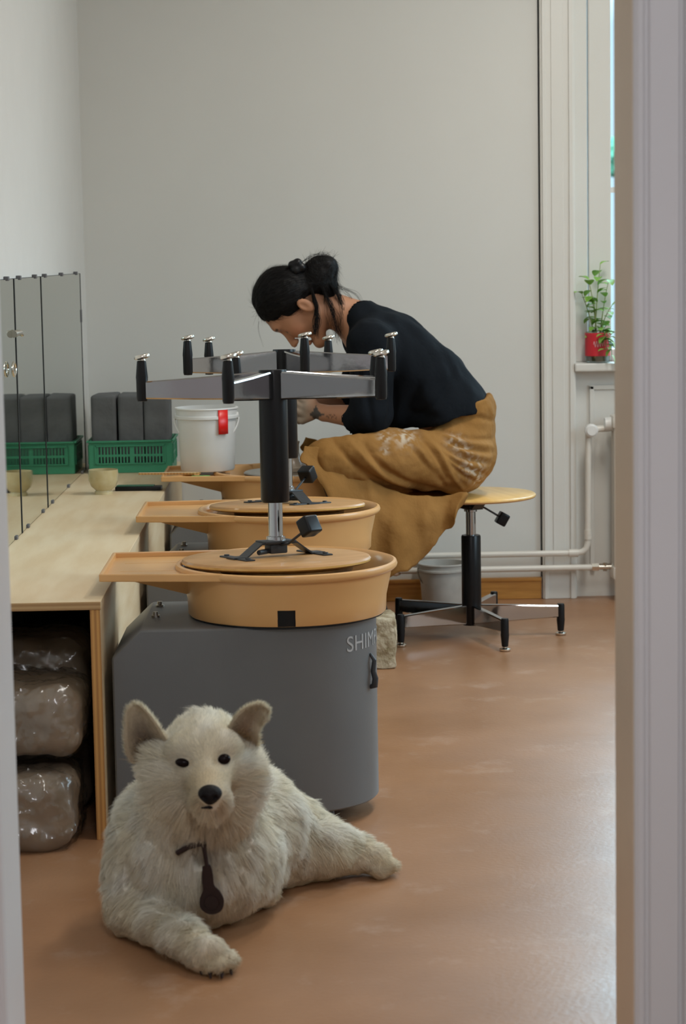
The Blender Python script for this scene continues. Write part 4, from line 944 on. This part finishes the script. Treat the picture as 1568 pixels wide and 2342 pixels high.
    for s_, hip, kn in ((-1, P(1030, 1055, 7.03), P(745, 1050, 6.84)), (1, P(1035, 1060, 7.28), P(748, 1078, 7.42))):
        m1 = (hip+kn)/2+np.array([0, 0, .006]); g.cone(hip, m1, .100, .092, .05); g.cone(m1, kn, .092, .066, .03)
    g.rbox(P(900, 1040, 7.15), (.17, .22, .014), .012, .05)
    g.ell(P(1088, 905), (.030, .10, .034), .004, cut=True)
    V, Q = g.mesh('t'); V = relax(V, Q, 1); N = vnorm(V, Q); V = V+N*(noise_at(V, 14, 8, 3)*.007)[:, None]
    V = fold_disp(V, N, [([(760, 1000), (800, 1050), (860, 1100), (950, 1135)], 8, -.016), ([(790, 1000), (830, 1045), (890, 1095), (980, 1125)], 7, .010), ([(830, 1010), (865, 1060), (930, 1105), (1010, 1125)], 8, -.014), ([(925, 1000), (965, 1040), (1000, 1095)], 7, .009), ([(940, 1020), (975, 1060), (1015, 1110)], 7, -.010),
        ([(1010, 985), (1070, 1000), (1125, 1005)], 5, -.010), ([(1000, 1000), (1060, 1022), (1125, 1035)], 5, -.012), ([(1005, 1015), (1055, 1045), (1120, 1060)], 5, -.012), ([(1015, 1035), (1060, 1068), (1108, 1085)], 5, -.012), ([(1030, 1060), (1060, 1088), (1090, 1105)], 5, -.010),
        ([(1000, 992), (1060, 1011), (1125, 1020)], 4, .007), ([(1005, 1008), (1060, 1033), (1120, 1047)], 4, .007), ([(960, 985), (1005, 1035), (1035, 1090), (1060, 1120)], 5, .008), ([(950, 990), (993, 1040), (1022, 1095)], 4, -.006),
        ([(1040, 960), (1090, 955), (1130, 962)], 5, -.006), ([(700, 1010), (720, 1050), (730, 1090)], 8, -.006)])
    def canvas(V):
        p = PX(V); k = np.clip(noise_at(V, 7, 2, 3)*.8+.5, 0, 1)[:, None]; col = np.array([.25, .122, .034])*(1-k)+np.array([.31, .158, .049])*k
        st = np.zeros(len(V)); nn_ = noise_at(V, 60, 5, 3)
        for x, y, r in ((925, 1000, 22), (1080, 1070, 22), (1060, 1030, 16), (880, 1000, 14), (1040, 1010, 16), (880, 1030, 9), (1090, 1095, 12)): st = np.maximum(st, np.exp(-((p[:, 0]-x)**2+(p[:, 1]-y)**2)/r**2)*np.clip(nn_*4+.2, 0, 1)*.7)
        return col*(1-st[:, None])+np.array([.62, .56, .46])*st[:, None]
    mc = mat('canvas_tinted', (.3, .16, .06), .9, bump=.2, bscale=70, spec=.12); a = mc.node_tree.nodes.new('ShaderNodeAttribute'); a.attribute_name = 'tint'; mc.node_tree.links.new(a.outputs['Color'], mc.node_tree.nodes['Principled BSDF'].inputs['Base Color'])
    me = np_mesh('canvas_trousers', V-off, Q); set_tint(me, canvas(V)); tr = link('canvas_trousers', me, mc, t, 'all')
    bm = bmesh.new(); c = P(1020, 1052, 6.925)-off; box(bm, c-np.array([.013, .002, .0045]), c+np.array([.013, .002, .0045]), .001, Matrix.Rotation(-.35, 3, 'Y')); obj('pocket_label', bm, M_dark, tr, label='small dark blue label')
    # ---- apron cloth hanging from the thighs on both sides
    T_ = spline([(x, y, 0) for x, y in ((700, 1020), (722, 1022), (760, 1035), (812, 1072), (860, 1104), (925, 1130), (985, 1134), (1028, 1130), (1066, 1126))], 70)[:, :2]
    H_ = spline([(x, y, 0) for x, y in ((684, 1052), (735, 1108), (790, 1230), (850, 1330), (903, 1313), (962, 1284), (1008, 1226), (1042, 1186), (1069, 1131))], 70)[:, :2]
    def sheet(yf, mir, name, label=None):
        G = []
        for i in range(70):
            s_ = i/69; row = []
            for j in range(36):
                tt = j/35; p = T_[i]*(1-tt)+H_[i]*tt
                bow = math.sin(PI*min(tt*1.1, 1))*18*math.sin(PI*s_); y0 = yf(s_)+(.024*(1-tt)**2)
                w = tt*(.022*math.sin(s_*17+tt*2.6)+.011*math.sin(s_*37+1+tt*3))-.02*math.sin(PI*tt)*math.sin(PI*s_)
                ed = (noise.noise(Vector((s_*30, 0, 0)))*5 if j > 32 else 0)
                q = P(p[0]-bow*.3, p[1]+ed, y0+w*1.0)
                if mir: q = np.array([q[0], 14.30-q[1], q[2]-.035])
                row.append(q)
            G.append(row)
        G = np.array(G).reshape(-1, 3); Qs = np.array([(i*36+j, i*36+j+1, (i+1)*36+j+1, (i+1)*36+j) for i in range(69) for j in range(35)])
        G = G+vnorm(G, Qs)*(noise_at(G*np.array([1.6, 1, .8]), 9, 3, 3)*.013)[:, None]
        me = np_mesh(name, G-off, Qs); set_tint(me, canvas(G)*.97); o = link(name, me, mc, t, 'all', label); sm = o.modifiers.new('s', 'SOLIDIFY'); sm.thickness = .003; return o
    sheet(lambda s_: 6.748+(6.930-6.748)*s_, False, 'apron_flap', 'ragged-edged brown apron flap hanging down'); sheet(lambda s_: 6.748+(6.930-6.748)*s_, True, 'apron_flap')
    # ---- hair
    g = Field((-.22, 7.0, .95), (.20, 7.30, 1.32), .0036)
    g.ell(hp(-.010, .018), (.100, .098, .086), 0, AX)
    d2 = unit(F_*-.386+U_*-.924); n2 = unit(F_*.924+U_*-.386); A = hp(.094, .049)
    g.rbox(A+d2*.10+n2*.098, (.1, .115, .2), .01, .012, True, [n2, d2, S_])
    for s_ in (-1, 1): g.ell(hp(-.013, -.068, .088*s_), (.024, .034, .022), .008, AX, cut=True)
    g.ell(P(730, 630), (.056, .056, .062), .012); g.ell(P(748, 610), (.034, .048, .036), .014); g.ell(P(716, 655), (.050, .056, .045), .02); g.ell(P(676, 628), (.034, .05, .030), .012); g.ell(P(748, 664), (.034, .05, .044), .02)
    V, Q = g.mesh('h'); N = vnorm(V, Q); bun = P(728, 640); dr = unit(bun-V); ridg = noise_at(np.stack([V@U_*1.0, V[:, 1]*2.2, V@F_*.6], 1), 38, 2, 2)
    V = V+N*(ridg*.0035)[:, None]
    hair = link('hair', np_mesh('hair', V-off, Q), M_hair, t, 'all')
    Ps, i = sample(V, Q, 7000); Nn = unit(N[Q[i]].mean(1)); fl = unit(bun-Ps); fl = unit(fl-Nn*np.sum(fl*Nn, axis=1, keepdims=True)+rng.normal(size=Ps.shape)*.06)
    nearb = np.linalg.norm(Ps-P(732, 630), axis=1) < .065; fl[nearb] = unit(np.cross(Nn[nearb], np.array([.3, -.8, .4]))+rng.normal(size=(nearb.sum(), 3))*.3)
    a, b, c = ribbons(Ps, unit(fl+Nn*.10), unit(fl-Nn*.02), rng.uniform(.02, .045, len(Ps)), np.full(len(Ps), .0009), Nn, 3); parts = [(a, b, c)]
    # loose locks and flyaway strands
    LK = []
    def lock(pts, Y, n, spread, w):
        for _ in range(n):
            j = rng.normal(size=(len(pts), 2))*spread; dy = rng.normal()*.010; LK.append(([P(x+j[q, 0]*(.3+q*.35), y+j[q, 1]*(.3+q*.3), Y+dy) for q, (x, y) in enumerate(pts)], w))
    lock([(712, 660), (722, 700), (724, 735), (719, 765)], 7.075, 60, 4.2, .0022)
    lock([(735, 655), (756, 700), (765, 735), (775, 775)], 7.09, 46, 6, .0014); lock([(755, 650), (775, 680), (785, 720), (778, 760)], 7.10, 46, 6, .0014)
    lock([(762, 645), (785, 660), (812, 672), (828, 692)], 7.14, 12, 4, .0009); lock([(765, 655), (790, 668), (805, 690), (800, 712)], 7.14, 8, 4, .0009)
    lock([(742, 675), (745, 710), (752, 750), (750, 790)], 7.09, 9, 4, .0009); lock([(592, 735), (590, 750), (595, 770), (602, 790)], 7.13, 3, 2, .0007)
    lock([(640, 620), (620, 630), (600, 655), (588, 690)], 7.15, 10, 4, .0007); lock([(690, 600), (715, 585), (745, 582), (768, 605)], 7.15, 10, 3, .0008)
    bm = bmesh.new()
    for pts, w in LK: q = spline(pts, 14); tube(bm, [Vector(x-off) for x in q], [w*(1-.7*k/13)*.5 for k in range(14)], 4, caps=False)
    lk = obj('loose_locks', bm, M_hair, hair); lk['kind'] = 'stuff'
    a, b, c = parts[0]; me = np_mesh('hair_strands', a-off, b); me.polygons.foreach_set('use_smooth', [True]*len(me.polygons)); me.materials.append(M_hair); o = bpy.data.objects.new('hair_strands', me); C.objects.link(o); o.parent = hair; o['kind'] = 'stuff'
    g = Field((-.05, 7.0, 1.15), (.08, 7.3, 1.32), .003)
    for x, y, r in ((668, 606, .014), (680, 602, .016), (690, 612, .015), (676, 618, .018)): g.cone(P(x, y, 7.11), P(x, y, 7.19), r, r, .006)
    V, Q = g.mesh('c'); link('hair_claw_clip', np_mesh('hair_claw_clip', V-off, Q), M_black, hair, 'all')
    return t
build_person()
# clay being thrown on the farthest wheel
bm = bmesh.new(); lathe(bm, [(0, 0), (.052, 0), (.056, .012), (.036, .03), (.028, .06), (.028, .085), (.031, .095), (.030, .096), (.025, .085), (.024, .06), (.024, .03), (0, .02)], 40)
o = obj('clay_pot', bm, mat('wet_clay', (.33, .27, .21), .25, bump=.1, bscale=30)); o.location = (WX, 7.10, .5745); tag(o, 'wet clay cylinder on the far wheel, between the hands', 'pot')

# ------------------------------------------------------------------ plant on the sill
pc = at(1366, 800, 7.965); pc = Vector((pc.x, 7.965, .866))
t = thing('potted_plant', 'leafy green plant in a jar with a red label on the window sill', 'plant', pc)
bm = bmesh.new(); lathe(bm, [(0, 0), (.042, 0), (.045, .004), (.045, .105), (.042, .112), (.040, .112), (.043, .104), (.043, .006), (0, .004)], 40); obj('glass_jar', bm, M_jar, t)
bm = bmesh.new(); lathe(bm, [(0, .005), (.0415, .005), (.0415, .022), (0, .022)], 30); obj('soil', bm, mat('soil', (.05, .045, .02), .9), t)
bm = bmesh.new(); lathe(bm, [(.0455, .024), (.0462, .024), (.0462, .108), (.0455, .108)], 48, cap0=False, cap1=False); lb_ = obj('red_label', bm, mat('red_label_paper', (.60, .03, .045), .4), t, label='red paper label with faint pale script')
bm = bmesh.new(); pts = []
for k in range(60):
    u = k/59; a = -PI/2-.45+u*.9; pts.append(Vector((.0466*math.cos(a), .0466*math.sin(a), .066+.011*math.sin(u*30)*(1 if k % 9 else .6)+.006*u)))
tube(bm, pts, .0011, 5); obj('script_mark', bm, mat('pale_pink_ink', (.75, .42, .45), .6), lb_)
def leaf(bm, base, d, L, w, up=Vector((0, 0, 1))):
    d = d.normalized(); s_ = d.cross(up).normalized(); u_ = s_.cross(d); rows = []
    for i in range(6):
        q = i/5; ww = w*math.sin(PI*min(1, q*.93+.06))**.8; c = base+d*L*q+u_*(L*.22*(q-q*q*1.7)); rows.append([bm.verts.new(c-s_*ww+u_*ww*.3), bm.verts.new(c), bm.verts.new(c+s_*ww+u_*ww*.3)])
    for a, b in zip(rows, rows[1:]):
        for j in (0, 1): bm.faces.new((a[j], a[j+1], b[j+1], b[j]))
rn = random.Random(3)
stems = [((1345, 640), 8), ((1372, 605), 8), ((1330, 672), 7), ((1392, 640), 9), ((1398, 700), 10), ((1385, 745), 8), ((1404, 760), 8), ((1358, 690), 6)]
for k, ((x, y), nl) in enumerate(stems):
    q = at(x, y, 7.965+rn.uniform(-.03, .03))-pc; base = Vector((rn.uniform(-.02, .02), rn.uniform(-.02, .02), .02)); mid = Vector((q.x*.35+rn.uniform(-.01, .01), q.y*.4, q.z*.65+.02))
    bm = bmesh.new(); st = arc(base, mid, q, 10); tube(bm, st, [.0024-.0012*i/10 for i in range(11)], 6); so = obj('stem', bm, M_stem, t)
    for j in range(nl):
        tt = .35+.65*j/(nl-1); p = st[min(10, int(tt*10))]; a = rn.uniform(0, 2*PI); bm = bmesh.new()
        leaf(bm, Vector((0, 0, 0)), Vector((math.cos(a), math.sin(a)*.8, rn.uniform(-.3, .6))), rn.uniform(.032, .052), rn.uniform(.011, .019)); lf = obj('leaf', bm, M_leaf, so); lf.location = p
for k, (x, y) in enumerate(((1382, 775), (1392, 790), (1398, 812), (1386, 800))):
    q = at(x, y, 7.90)-pc; bm = bmesh.new(); st = arc(Vector((.02, -.03, .11)), Vector((q.x, q.y, .12)), q, 8); tube(bm, st, .0012, 6); so = obj('stem', bm, M_stem, t)
    for j in range(4):
        bm = bmesh.new(); leaf(bm, Vector((0, 0, 0)), Vector((rn.uniform(-1, 1), -.3, rn.uniform(-1, .2))), .034, .013); lf = obj('leaf', bm, M_leaf, so); lf.location = st[8-j]

# outside the window
t = thing('garden_tree', 'green tree outdoors seen through the window strip', 'tree', at(1396, 360, 60))
bm = bmesh.new(); tube(bm, [(.45, 0, -6), (.35, 0, -3), (.2, .1, 0)], [.05, .04, .03], 10); obj('trunk', bm, M_stone, t)
bm = bmesh.new(); bmesh.ops.create_icosphere(bm, subdivisions=5, radius=1)
for v_ in bm.verts: v_.co = Vector((v_.co.x*1.1, v_.co.y, v_.co.z*.9))*.55*(1+.35*noise.fractal(v_.co*2.5, 1, 2, 5))
obj('crown', bm, M_tree, t, smooth=False)
